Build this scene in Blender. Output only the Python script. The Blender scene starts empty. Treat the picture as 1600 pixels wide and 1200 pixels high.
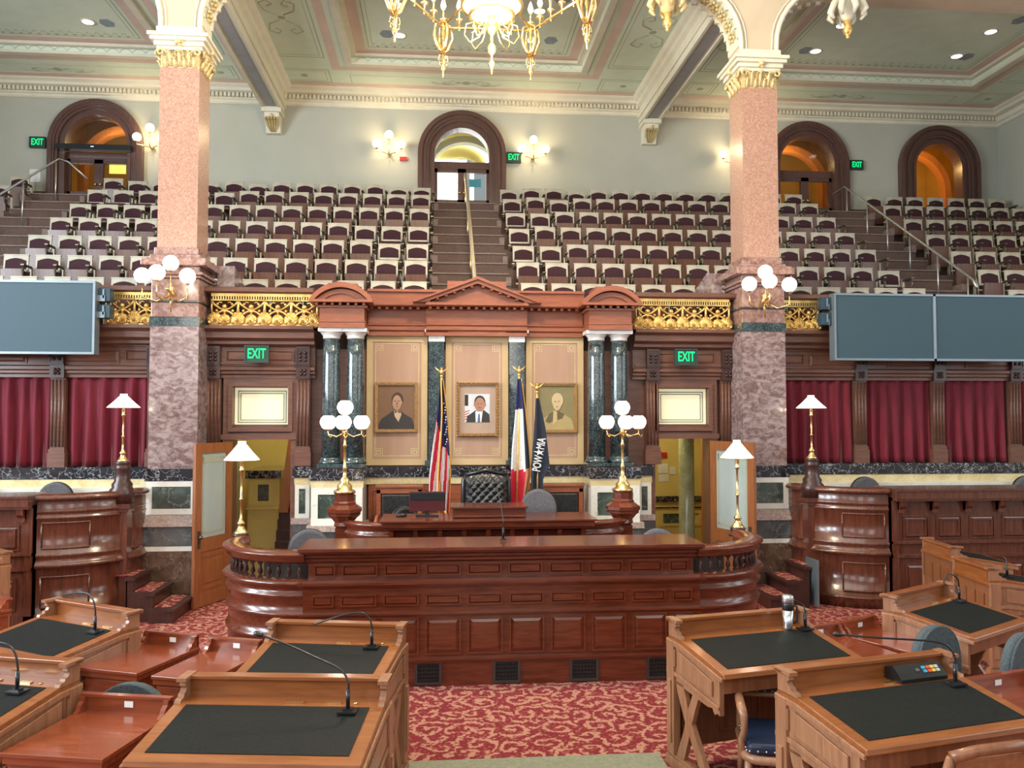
import bpy, math, random
from mathutils import Matrix, Vector, Euler
random.seed(7)
SC = bpy.context.scene
COL = SC.collection
PI = math.pi
# ------------------------------------------------------------------ camera
FPX = 1300.0
CAM = Vector((-.52, 0, 2.5)); YAW = math.radians(4.95); PIT = math.radians(2.2)
cam = bpy.data.cameras.new('camera'); cam.sensor_width = 36; cam.lens = FPX/1600*36
cam.clip_start = .05; cam.clip_end = 200
co = bpy.data.objects.new('camera', cam); COL.objects.link(co); SC.camera = co
co.location = CAM; co.rotation_euler = Euler((PI/2+PIT, 0, -YAW), 'XYZ')
# ------------------------------------------------------------------ world and exposure
SC.view_settings.view_transform = 'Standard'; SC.view_settings.look = 'None'
SC.view_settings.gamma = 1; SC.view_settings.exposure = 0.0
W = bpy.data.worlds.new('sky'); SC.world = W; W.use_nodes = True
bgn = W.node_tree.nodes['Background']; bgn.inputs[0].default_value = (.88, .95, 1, 1); bgn.inputs[1].default_value = .42

def area(name, loc, rot, sx, sy, power, col):
    l = bpy.data.lights.new(name, 'AREA'); l.shape = 'RECTANGLE'; l.size = sx; l.size_y = sy
    l.energy = power; l.color = col
    o = bpy.data.objects.new(name, l); COL.objects.link(o); o.location = loc; o.rotation_euler = rot
    return o
# daylight through the tall windows of the side walls and the rear of the chamber (all behind or beside the camera)
for k, y in enumerate((-.2, 3.6, 7.4)):
    area('window_daylight', (-12.3, y, 5.6), (0, -PI/2, 0), 4.6, 1.9, 900, (.80, .91, 1))
    area('window_daylight', (12.3, y, 5.6), (0, PI/2, 0), 4.6, 1.9, 130, (.82, .90, 1))
for x in (-7.5, -3.2, 1.1, 5.4):
    area('window_daylight', (x, -3.6, 5.8), (-PI/2, 0, PI), 1.9, 4.8, 120, (1, .96, .88))
# unseen fill light added overhead to brighten desk tops and floor
area('laylight', (0, 3.2, 10.9), (0, 0, 0), 9, 7, 400, (1, .97, .92))
def point(name, loc, power, col=(1, .78, .5), r=.06):
    l = bpy.data.lights.new(name, 'POINT'); l.energy = power; l.color = col; l.shadow_soft_size = r
    o = bpy.data.objects.new(name, l); COL.objects.link(o); o.location = loc; return o

# ------------------------------------------------------------------ image ray helpers (turn measured pixels into places)
_R = Vector((math.cos(YAW), -math.sin(YAW), 0)); _F = Vector((math.sin(YAW)*math.cos(PIT), math.cos(YAW)*math.cos(PIT), math.sin(PIT)))
_U = Vector((-math.sin(YAW)*math.sin(PIT), -math.cos(YAW)*math.sin(PIT), math.cos(PIT)))
def at(u, v, Y):
    d = _F*FPX + _R*(u-800) + _U*(600-v); return CAM + d*(Y/d.y)
# ------------------------------------------------------------------ mesh builder
class MB:
    def __init__(s, m=None): s.v = []; s.f = []; s.mi = []; s.sm = []; s.cur = 0; s.m = m
    def add(s, vs, fs, smooth=False):
        b = len(s.v)
        if s.m is not None: vs = [tuple(s.m @ Vector(p)) for p in vs]
        s.v += vs
        for f in fs: s.f.append([i+b for i in f]); s.mi.append(s.cur); s.sm.append(smooth)
        return s
    def box(s, x0, x1, y0, y1, z0, z1):
        return s.add([(x0,y0,z0),(x1,y0,z0),(x1,y1,z0),(x0,y1,z0),(x0,y0,z1),(x1,y0,z1),(x1,y1,z1),(x0,y1,z1)],
            [(0,3,2,1),(4,5,6,7),(0,1,5,4),(1,2,6,5),(2,3,7,6),(3,0,4,7)])
    def cb(s, c, d): return s.box(c[0]-d[0]/2,c[0]+d[0]/2,c[1]-d[1]/2,c[1]+d[1]/2,c[2]-d[2]/2,c[2]+d[2]/2)
    def prism(s, poly, ax, a, b, smooth=False):
        n = len(poly)
        mk = {'y': lambda p, t: (p[0], t, p[1]), 'x': lambda p, t: (t, p[0], p[1]), 'z': lambda p, t: (p[0], p[1], t)}[ax]
        s.add([mk(p, a) for p in poly]+[mk(p, b) for p in poly], [list(range(n)), list(range(2*n-1, n-1, -1))])
        b0 = len(s.v)-2*n
        for i in range(n):
            j = (i+1) % n; s.f.append([b0+i, b0+n+i, b0+n+j, b0+j]); s.mi.append(s.cur); s.sm.append(smooth)
        return s
    def mould(s, prof, x0, x1, y):           # profile of (projection towards -y, z), extruded along x, closed at wall
        return s.prism([(y-d, z) for d, z in prof]+[(y, prof[-1][1]), (y, prof[0][1])], 'x', x0, x1)
    def lathe(s, prof, c=(0,0,0), n=14, a0=0, a1=2*PI, smooth=True, sx=1, sy=1, cap=True):
        full = abs(a1-a0-2*PI) < 1e-6; m = n if full else n+1
        vs = []; fs = []
        for r, z in prof:
            for k in range(m):
                a = a0+(a1-a0)*k/n; vs.append((c[0]+sx*r*math.cos(a), c[1]+sy*r*math.sin(a), c[2]+z))
        for i in range(len(prof)-1):
            for k in range(n):
                k2 = (k+1) % m; fs.append((i*m+k, i*m+k2, (i+1)*m+k2, (i+1)*m+k))
        if full and cap:
            fs.append(list(range(m-1, -1, -1))); fs.append([(len(prof)-1)*m+k for k in range(m)])
        return s.add(vs, fs, smooth)
    def ball(s, c, r, n=12, sx=1, sy=1, sz=1):
        k = max(4, n//2+1); return s.lathe([(max(1e-4, r*math.sin(PI*i/k)), -r*sz*math.cos(PI*i/k)) for i in range(k+1)], c, n, sx=sx, sy=sy)
    def tube(s, pts, r, n=8, closed=False):
        pts = [Vector(p) for p in pts]; N = len(pts); rs = r if isinstance(r, (list, tuple)) else [r]*N
        vs = []; fs = []; prev = None
        for i, p in enumerate(pts):
            t = (pts[(i+1) % N]-pts[i-1]) if closed else (pts[min(i+1, N-1)]-pts[max(i-1, 0)])
            if t.length < 1e-9: t = Vector((0,0,1))
            t.normalize()
            if prev is None: a = Vector((0,0,1)) if abs(t.z) < .9 else Vector((1,0,0)); nrm = (a-t*a.dot(t)).normalized()
            else:
                nrm = prev-t*prev.dot(t); nrm = nrm.normalized() if nrm.length > 1e-6 else prev
            prev = nrm; bi = t.cross(nrm)
            for k in range(n):
                a = 2*PI*k/n; vs.append(tuple(p+(nrm*math.cos(a)+bi*math.sin(a))*rs[i]))
        for i in range(N if closed else N-1):
            j = (i+1) % N
            for k in range(n): fs.append((i*n+k, i*n+(k+1) % n, j*n+(k+1) % n, j*n+k))
        if not closed: fs.append(list(range(n-1, -1, -1))); fs.append([(N-1)*n+k for k in range(n)])
        return s.add(vs, fs, True)
    def frame(s, x0, x1, z0, z1, y, t, d):    # rectangular frame of bars on a wall facing -y
        s.box(x0, x1, y-d, y, z0, z0+t); s.box(x0, x1, y-d, y, z1-t, z1)
        s.box(x0, x0+t, y-d, y, z0+t, z1-t); s.box(x1-t, x1, y-d, y, z0+t, z1-t); return s
    def panel(s, x0, x1, z0, z1, y, raised=True):
        s.frame(x0, x1, z0, z1, y, .018, .016)
        if raised:
            i = min(.05, (z1-z0)*.25, (x1-x0)*.25)
            vs = [(x0+.018,y,z0+.018),(x1-.018,y,z0+.018),(x1-.018,y,z1-.018),(x0+.018,y,z1-.018),(x0+i,y-.012,z0+i),(x1-i,y-.012,z0+i),(x1-i,y-.012,z1-i),(x0+i,y-.012,z1-i)]
            s.add(vs, [(4,5,6,7),(0,1,5,4),(1,2,6,5),(2,3,7,6),(3,0,4,7)])
        return s
    def build(s, name, mats, parent=None, world=True, bevel=0, kind=None):
        me = bpy.data.meshes.new(name); me.from_pydata(s.v, [], s.f)
        if not isinstance(mats, (list, tuple)): mats = [mats]
        for m in mats: me.materials.append(m)
        me.polygons.foreach_set('material_index', s.mi); me.polygons.foreach_set('use_smooth', s.sm)
        me.update()
        o = bpy.data.objects.new(name, me); COL.objects.link(o)
        if parent is not None:
            o.parent = parent
            if world: o.matrix_parent_inverse = wm(parent).inverted()
        if bevel:
            b = o.modifiers.new('bevel', 'BEVEL'); b.width = bevel; b.segments = 2; b.limit_method = 'ANGLE'; b.angle_limit = math.radians(40)
        if kind: o['kind'] = kind
        return o
def wm(p):
    M = Matrix.LocRotScale(p.location, p.rotation_euler, p.scale)
    if p.parent is not None: M = wm(p.parent) @ p.matrix_parent_inverse @ M
    return M
def thing(name, label, cat, loc=(0,0,0), rz=0, group=None):
    o = bpy.data.objects.new(name, None); COL.objects.link(o); o.empty_display_size = .1
    o.location = loc; o.rotation_euler = (0, 0, rz); return tag(o, label, cat, group)
def tag(o, label, cat, group=None):
    o['label'] = label; o['category'] = cat
    if group: o['group'] = group
    return o
def struct(mb, name, mats, parent=None, **k):
    return mb.build(name, mats, parent, kind='structure', **k)
def copy_tree(o, parent=None):
    c = o.copy(); COL.objects.link(c); c.parent = parent
    for ch in list(o.children): copy_tree(ch, c)
    return c
def mir(mb):                                   # same parts on the other side of the room's centre plane
    n = MB(); n.v = [(-x, y, z) for x, y, z in mb.v]; n.f = [f[::-1] for f in mb.f]; n.mi = list(mb.mi); n.sm = list(mb.sm); return n
def text_mesh(txt, size, depth):
    cu = bpy.data.curves.new('lettering', 'FONT'); cu.body = txt; cu.size = size; cu.extrude = depth; cu.align_x = 'CENTER'; cu.align_y = 'CENTER'; cu.resolution_u = 3; cu.offset = size*.018
    o = bpy.data.objects.new('lettering', cu); COL.objects.link(o)
    dg = bpy.context.evaluated_depsgraph_get(); me = bpy.data.meshes.new_from_object(o.evaluated_get(dg))
    vs = [tuple(v.co) for v in me.vertices]; fs = [list(p.vertices) for p in me.polygons]
    bpy.data.objects.remove(o); bpy.data.curves.remove(cu); bpy.data.meshes.remove(me); return vs, fs
ORD = ['zeroth','first','second','third','fourth','fifth','sixth','seventh','eighth','ninth','tenth','eleventh','twelfth','thirteenth','fourteenth']

# ------------------------------------------------------------------ materials
def mat(name):
    m = bpy.data.materials.new(name); m.use_nodes = True; nt = m.node_tree; return m, nt, nt.nodes['Principled BSDF'], nt.nodes, nt.links
def sock(b, col, rough, metal, coat):
    b.inputs['Base Color'].default_value = (*col, 1); b.inputs['Roughness'].default_value = rough; b.inputs['Metallic'].default_value = metal
    if coat: b.inputs['Coat Weight'].default_value = coat; b.inputs['Coat Roughness'].default_value = .12
def noisy(name, c1, c2, rough=.5, scale=8, metal=0, coat=0, stretch=(1,1,1), detail=4, lo=.35, hi=.65, bump=0, dist=0):
    m, nt, b, N, L = mat(name); sock(b, c1, rough, metal, coat)
    tc = N.new('ShaderNodeTexCoord'); mp = N.new('ShaderNodeMapping'); mp.inputs['Scale'].default_value = stretch
    nz = N.new('ShaderNodeTexNoise'); nz.inputs['Scale'].default_value = scale; nz.inputs['Detail'].default_value = detail; nz.inputs['Distortion'].default_value = dist
    cr = N.new('ShaderNodeValToRGB'); cr.color_ramp.elements[0].position = lo; cr.color_ramp.elements[1].position = hi
    cr.color_ramp.elements[0].color = (*c1, 1); cr.color_ramp.elements[1].color = (*c2, 1)
    L.new(tc.outputs['Object'], mp.inputs[0]); L.new(mp.outputs[0], nz.inputs[0]); L.new(nz.outputs[0], cr.inputs[0]); L.new(cr.outputs[0], b.inputs['Base Color'])
    if bump:
        bp = N.new('ShaderNodeBump'); bp.inputs['Strength'].default_value = bump; bp.inputs['Distance'].default_value = .02
        L.new(nz.outputs[0], bp.inputs['Height']); L.new(bp.outputs[0], b.inputs['Normal'])
    return m
def wood(name, c1, c2, rough=.32, coat=.35, s=(14, 14, 1.6)): return noisy(name, c1, c2, rough, 2.2, 0, coat, s, 5, .3, .7, .03, .6)
def marble(name, base, c2, vein, rough=.18, sc=3.0, vs=2.5, vw=.035, coat=.3, st=(1,1,1)):
    m, nt, b, N, L = mat(name); sock(b, base, rough, 0, coat)
    tc = N.new('ShaderNodeTexCoord'); mp = N.new('ShaderNodeMapping'); mp.inputs['Scale'].default_value = st
    L.new(tc.outputs['Object'], mp.inputs[0])
    n1 = N.new('ShaderNodeTexNoise'); n1.inputs['Scale'].default_value = sc; n1.inputs['Detail'].default_value = 10; n1.inputs['Distortion'].default_value = .8
    c = N.new('ShaderNodeValToRGB'); c.color_ramp.elements[0].position = .38; c.color_ramp.elements[1].position = .64
    c.color_ramp.elements[0].color = (*base, 1); c.color_ramp.elements[1].color = (*c2, 1)
    L.new(mp.outputs[0], n1.inputs[0]); L.new(n1.outputs[0], c.inputs[0])
    mx = N.new('ShaderNodeMix'); mx.data_type = 'RGBA'; mx.blend_type = 'LINEAR_LIGHT'; mx.inputs[0].default_value = .35
    n3 = N.new('ShaderNodeTexNoise'); n3.inputs['Scale'].default_value = vs*1.5; n3.inputs['Detail'].default_value = 4
    L.new(mp.outputs[0], n3.inputs[0]); L.new(mp.outputs[0], mx.inputs[6]); L.new(n3.outputs[1], mx.inputs[7])
    vo = N.new('ShaderNodeTexVoronoi'); vo.feature = 'DISTANCE_TO_EDGE'; vo.inputs['Scale'].default_value = vs; L.new(mx.outputs[2], vo.inputs[0])
    r2 = N.new('ShaderNodeValToRGB'); r2.color_ramp.elements[0].position = 0; r2.color_ramp.elements[1].position = vw
    r2.color_ramp.elements[0].color = (1,1,1,1); r2.color_ramp.elements[1].color = (0,0,0,1); L.new(vo.outputs[0], r2.inputs[0])
    m2 = N.new('ShaderNodeMix'); m2.data_type = 'RGBA'; m2.inputs[7].default_value = (*vein, 1)
    L.new(r2.outputs[0], m2.inputs[0]); L.new(c.outputs[0], m2.inputs[6]); L.new(m2.outputs[2], b.inputs['Base Color']); return m
def plain(name, c, rough=.5, metal=0, coat=0): return noisy(name, c, tuple(min(1, x*.9) for x in c), rough, 6, metal, coat)
def glow(name, c, st, base=(.9,.9,.88)):
    m, nt, b, N, L = mat(name); sock(b, base, .4, 0, 0)
    b.inputs['Emission Color'].default_value = (*c, 1); b.inputs['Emission Strength'].default_value = st; return m
def glassy(name, c, rough, tr=.8, alpha=1):
    m, nt, b, N, L = mat(name); sock(b, c, rough, 0, 0); b.inputs['Transmission Weight'].default_value = tr; b.inputs['IOR'].default_value = 1.2; return m

M = dict(
 bench=wood('bench wood', (.160,.034,.014), (.085,.016,.006), .26, .4, (1.6,14,14)),
 wall_wood=wood('wall wood', (.185,.080,.052), (.115,.047,.030), .42, .15, (1.6,14,14)),
 entab=wood('entablature wood', (.33,.100,.046), (.23,.065,.028), .40, .15, (2,14,14)),
 press=wood('press wood', (.145,.044,.024), (.075,.022,.012), .22, .5),
 desk=wood('desk wood', (.30,.100,.028), (.20,.060,.014), .30, .35, (1.6,14,14)),
 deskdark=wood('inner oak carcass', (.27,.105,.045), (.18,.065,.026), .36, .25),  # shade under the desks put into this oak; also a dark chair's own wood
 deskside=wood('desk side wood', (.35,.165,.085), (.24,.105,.052), .38, .25),
 redtop=wood('cabinet wood', (.28,.062,.024), (.19,.040,.014), .22, .5, (1.6,14,14)),
 darkwood=wood('dark wood', (.060,.022,.016), (.035,.012,.010), .35, .2),
 door=wood('door wood', (.34,.125,.045), (.24,.080,.028), .38, .2),
 arch=wood('arch wood', (.115,.055,.045), (.075,.034,.028), .35, .3),
 blotter=noisy('blotter leather', (.006,.008,.008), (.011,.013,.013), .6, 60, 0, 0, bump=.1),
 leather=noisy('black leather', (.012,.013,.014), (.025,.026,.027), .34, 30, 0, .2, bump=.15),
 blue=noisy('blue leather', (.010,.022,.050), (.018,.032,.070), .4, 30, 0, .2),
 cloth=noisy('grey upholstery', (.075,.075,.088), (.14,.13,.14), .9, 90),
 darkcloth=noisy('teal upholstery', (.045,.062,.072), (.085,.105,.115), .9, 90),
 wallpaint=noisy('wall paint', (.46,.475,.415), (.435,.45,.39), .8, 1.5),
 cream=noisy('cream plaster', (.76,.73,.60), (.70,.67,.54), .6, 4),
 buff=noisy('buff plaster', (.60,.50,.36), (.54,.45,.33), .7, 3),
 green=noisy('pale green ceiling', (.74,.85,.71), (.70,.80,.66), .8, 3),
 pink=noisy('pink ceiling band', (.74,.60,.51), (.69,.55,.47), .8, 3),
 olive=noisy('stencil olive', (.40,.44,.33), (.48,.50,.38), .8, 6),
 stblue=noisy('stencil blue', (.22,.30,.38), (.35,.42,.43), .8, 20),
 tan=noisy('tan wall panel', (.43,.27,.185), (.39,.24,.165), .7, 2, stretch=(3,1,.4)),
 tanframe=noisy('gold buff frame', (.56,.41,.22), (.50,.36,.18), .6, 3),
 pinkmarble=marble('pink marble', (.33,.165,.115), (.48,.29,.215), (.55,.36,.28), .24, 42, 30, .06),
 purple=marble('purple marble', (.15,.085,.080), (.33,.25,.245), (.50,.43,.42), .16, 9, 6, .016, st=(1,1,1.7)),
 inner=plain('dull dark wood', (.018,.011,.009), .85),  # near-black colour standing in for the shade behind the balusters
 collar=marble('collar marble', (.20,.095,.075), (.36,.22,.185), (.5,.4,.36), .2, 14, 8, .02),
 basepink=marble('brown red marble', (.085,.05,.035), (.15,.09,.06), (.25,.18,.14), .2, 6, 3, .02),
 greenmarble=marble('dark green marble', (.012,.022,.026), (.035,.055,.060), (.26,.34,.34), .06, 5, 8, .03, .7),
 blackmarble=marble('black marble', (.012,.011,.014), (.03,.024,.030), (.45,.46,.50), .12, 4, 4.5, .03, .5),
 inset=marble('green inset marble', (.045,.065,.055), (.095,.125,.105), (.22,.26,.23), .12, 5, 3, .03),
 white=marble('white marble', (.78,.77,.70), (.70,.69,.63), (.60,.60,.56), .25, 3, 2, .015),
 yellowmarble=marble('yellow marble', (.62,.50,.26), (.72,.62,.38), (.5,.38,.2), .25, 4, 4, .03),
 greymarble=marble('grey marble', (.06,.075,.08), (.12,.13,.13), (.22,.22,.2), .2, 3, 3, .02),
 stonecap=noisy('speckled stone', (.34,.25,.22), (.52,.42,.38), .3, 30),
 gold=noisy('gilt', (.92,.66,.25), (.72,.46,.14), .36, 12, .75),
 brass=noisy('brass', (.90,.66,.30), (.75,.50,.20), .22, 10, .95),
 gilt=noisy('gilded plaster', (.78,.62,.30), (.62,.50,.28), .45, 30, .25),
 picframe=noisy('gilt frame', (.42,.24,.09), (.28,.15,.05), .35, 40, .5),
 chairframe=noisy('ivory enamel', (.54,.50,.40), (.46,.42,.33), .38, 10),
 maroon=noisy('maroon upholstery', (.045,.009,.016), (.032,.007,.013), .85, 40),
 seatwood=wood('seat underside plywood', (.15,.058,.028), (.095,.034,.016), .36, .2),
 iron=noisy('old brass iron', (.16,.13,.09), (.09,.075,.055), .35, 30, .6),
 step=noisy('gallery carpet', (.11,.068,.055), (.15,.098,.08), .95, 50),
 nosing=noisy('step nosing', (.22,.155,.13), (.17,.12,.10), .6, 20),
 screen=noisy('dark display mesh', (.030,.068,.092), (.040,.085,.110), .6, 200),
 screenframe=plain('steel frame', (.22,.27,.30), .35, .5),
 speaker=plain('speaker shell', (.02,.06,.09), .3),
 black=plain('black plastic', (.010,.011,.013), .3, 0, .2),
 exitbox=plain('exit sign housing', (.02,.05,.04), .4),
 steel=noisy('steel', (.7,.72,.74), (.6,.62,.64), .22, 20, .9),
 silver=plain('brushed silver', (.55,.56,.55), .3, .8),
 paper=plain('paper', (.8,.8,.78), .7),
 yellow=noisy('lobby yellow paint', (.74,.60,.20), (.68,.54,.17), .7, 2),
 amber=noisy('amber lobby plaster', (.60,.40,.10), (.50,.32,.08), .7, 2),
 orange=wood('lobby oak', (.50,.20,.06), (.38,.14,.04), .4, .1),
 columnstone=marble('lobby column marble', (.24,.26,.15), (.36,.37,.24), (.45,.45,.3), .15, 3, 3, .02),
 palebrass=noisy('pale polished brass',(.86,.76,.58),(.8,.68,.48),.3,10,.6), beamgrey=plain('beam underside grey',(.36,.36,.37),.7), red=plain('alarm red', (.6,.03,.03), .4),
 orange_leaf=noisy('rust leather', (.35,.14,.05), (.28,.1,.04), .5, 20),
 cap=marble('capital marble', (.80,.78,.74), (.72,.70,.67), (.6,.6,.6), .3, 5, 3, .02),
 ventdark=plain('vent shadow metal', (.012,.014,.016), .4, .3), vent=plain('vent iron', (.07,.065,.06), .4, .5),
 mat_green=noisy('green felt', (.20,.21,.14), (.25,.26,.18), .95, 40),
 exitgreen=glow('exit letters', (.0,.95,.25), 1.1, (.0,.3,.1)),
 globe=glow('lit globe', (1,.90,.78), 1.25), shade=glow('lit glass shade', (1,.93,.82), 1.7),
 sconceglobe=glow('lit sconce globe', (1,.84,.58), 2.4), down=glow('downlight lamp', (1,.98,.92), 5),
 crystal=glow('lit crystal', (1,.80,.36), 1.5), tips=glow('candle cup', (1,.85,.5), .5),
 teal_light=glow('status lamp', (.2,.7,1), .6),
 frost=noisy('frosted glass', (.58,.68,.66), (.52,.61,.59), .35, 3), transom=glow('lit frosted glass', (.80,.72,.42), .55, (.72,.70,.52)),
 etch=noisy('etched line', (.34,.36,.27), (.42,.44,.33), .5, 60),
)
M['blotter'].node_tree.nodes['Principled BSDF'].inputs['Specular IOR Level'].default_value = .18
M['frost'].node_tree.nodes['Principled BSDF'].inputs['Transmission Weight'].default_value = .35
def glasspane():
    m, nt, b, N, L = mat('clear pane'); out = N['Material Output']; N.remove(b)
    t = N.new('ShaderNodeBsdfTransparent'); t.inputs[0].default_value = (.93,.96,.95,1); g = N.new('ShaderNodeBsdfGlossy'); g.inputs['Roughness'].default_value = .05
    f = N.new('ShaderNodeFresnel'); f.inputs[0].default_value = 1.45; mx = N.new('ShaderNodeMixShader')
    L.new(f.outputs[0], mx.inputs[0]); L.new(t.outputs[0], mx.inputs[1]); L.new(g.outputs[0], mx.inputs[2]); L.new(mx.outputs[0], out.inputs[0]); return m
M['pane'] = glasspane()
def carpet(name):
    m, nt, b, N, L = mat(name); sock(b, (.3,.02,.02), .95, 0, 0)
    def nd(t_, **k):
        n = N.new(t_)
        for a_, v in k.items(): setattr(n, a_, v)
        return n
    def ma(op, x, y=None, z=None):
        n = nd('ShaderNodeMath', operation=op)
        for i, v in enumerate((x, y, z)):
            if v is None: continue
            if isinstance(v, (int, float)): n.inputs[i].default_value = v
            else: L.new(v, n.inputs[i])
        return n.outputs[0]
    tc = nd('ShaderNodeTexCoord'); n1 = nd('ShaderNodeTexNoise'); n1.inputs['Scale'].default_value = 7; n1.inputs['Detail'].default_value = 2; L.new(tc.outputs['Object'], n1.inputs[0])
    sub = nd('ShaderNodeVectorMath', operation='SUBTRACT'); sub.inputs[1].default_value = (.5,.5,.5); L.new(n1.outputs[1], sub.inputs[0])
    sc = nd('ShaderNodeVectorMath', operation='SCALE'); sc.inputs['Scale'].default_value = .16; L.new(sub.outputs[0], sc.inputs[0])
    ad = nd('ShaderNodeVectorMath'); L.new(tc.outputs['Object'], ad.inputs[0]); L.new(sc.outputs[0], ad.inputs[1])
    masks = []
    for scale, turn, width in ((4.0, 14, .18), (8.5, -13, .3)):
        vo = nd('ShaderNodeTexVoronoi'); vo.voronoi_dimensions = '2D'; vo.inputs['Scale'].default_value = scale; L.new(ad.outputs[0], vo.inputs[0])
        df = nd('ShaderNodeVectorMath', operation='SUBTRACT'); L.new(ad.outputs[0], df.inputs[0]); L.new(vo.outputs['Position'], df.inputs[1])
        sp = nd('ShaderNodeSeparateXYZ'); L.new(df.outputs[0], sp.inputs[0])
        ang = ma('ARCTAN2', sp.outputs[1], sp.outputs[0]); cs = nd('ShaderNodeSeparateColor'); L.new(vo.outputs['Color'], cs.inputs[0])
        ph = ma('MULTIPLY', cs.outputs[0], 6.28); spi = ma('SINE', ma('ADD', ma('ADD', ang, ma('MULTIPLY', vo.outputs['Distance'], turn)), ph))
        masks.append(ma('SUBTRACT', spi, width))
    n2 = nd('ShaderNodeTexNoise'); n2.inputs['Scale'].default_value = 34; n2.inputs['Detail'].default_value = 3; L.new(tc.outputs['Object'], n2.inputs[0])
    jag = ma('MULTIPLY', ma('SUBTRACT', n2.outputs[0], .5), 5.0)
    a1 = ma('ADD', masks[0], jag); a2 = ma('ADD', ma('MULTIPLY', masks[1], .8), jag)
    big = nd('ShaderNodeMapRange'); big.inputs[1].default_value = .05; big.inputs[2].default_value = .35; L.new(a1, big.inputs[0])
    sm = nd('ShaderNodeMapRange'); sm.inputs[1].default_value = .35; sm.inputs[2].default_value = .7; L.new(a2, sm.inputs[0])
    def mixc(fac, A, B):
        x = nd('ShaderNodeMix', data_type='RGBA'); L.new(fac, x.inputs[0])
        for i, v in ((6, A), (7, B)):
            if isinstance(v, tuple): x.inputs[i].default_value = (*v, 1)
            else: L.new(v, x.inputs[i])
        return x.outputs[2]
    n3 = nd('ShaderNodeTexNoise'); n3.inputs['Scale'].default_value = 9; L.new(tc.outputs['Object'], n3.inputs[0])
    base = mixc(n3.outputs[0], (.14,.005,.011), (.22,.010,.016)); c1 = mixc(sm.outputs[0], base, (.28,.07,.055)); c2 = mixc(big.outputs[0], c1, (.42,.20,.13))
    L.new(c2, b.inputs['Base Color']); return m
M['carpet'] = carpet('red scroll carpet')
def curtain_mat():
    m = noisy('red velvet', (.19,.004,.020), (.12,.002,.012), .75, 5, stretch=(6,6,.5)); m.node_tree.nodes['Principled BSDF'].inputs['Sheen Weight'].default_value = .08; return m
M['curtain'] = curtain_mat()

# ================================================================== THE HALL
YB = 17.9; YW = 12.0; XR = 12.25; ZC = 9.47
struct(MB().box(-XR-.3, XR+.3, -3.2, 24, -.2, 0), 'floor', M['carpet'])
# back wall with four round-arched openings
ARC = [(-7.68,.66), (-.06,.62), (7.68,.66), (10.79,.58)]; ZS = 8.15; ZL = 6.93
w = MB(); xs = -XR
for cx, r in ARC:
    w.box(xs, cx-r, YB, YB+.25, 3, 11); xs = cx+r
    n = 20; top = [(cx-r, 11)]+[(cx-r*math.cos(PI*k/n), ZS+r*math.sin(PI*k/n)) for k in range(n+1)]+[(cx+r, 11)]
    w.prism(top, 'y', YB, YB+.25); w.box(cx-r, cx+r, YB, YB+.25, 3, ZL if cx != 10.79 else 7.25)
w.box(xs, XR, YB, YB+.25, 3, 11)
struct(w, 'wall_back', M['wallpaint'])
# side walls: solid beside the gallery, pierced by tall windows beside the floor of the hall
for nm, sx in (('wall_right', 1), ('wall_left', -1)):
    w = MB()
    def sb(y0, y1, z0, z1): w.box(min(sx*XR, sx*(XR+.3)), max(sx*XR, sx*(XR+.3)), y0, y1, z0, z1)
    y = -3.2
    for wy in (-.2, 3.6, 7.4):
        sb(y, wy-1, 0, 11); sb(wy-1, wy+1, 0, 3.2); sb(wy-1, wy+1, 8, 11); y = wy+1
    sb(y, YB+.25, 0, 11)
    struct(w, nm, M['wallpaint'])
struct(MB().box(-XR-.3, XR+.3, -3.2, 11.2, 11, 11.2), 'ceiling', M['cream'])

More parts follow.
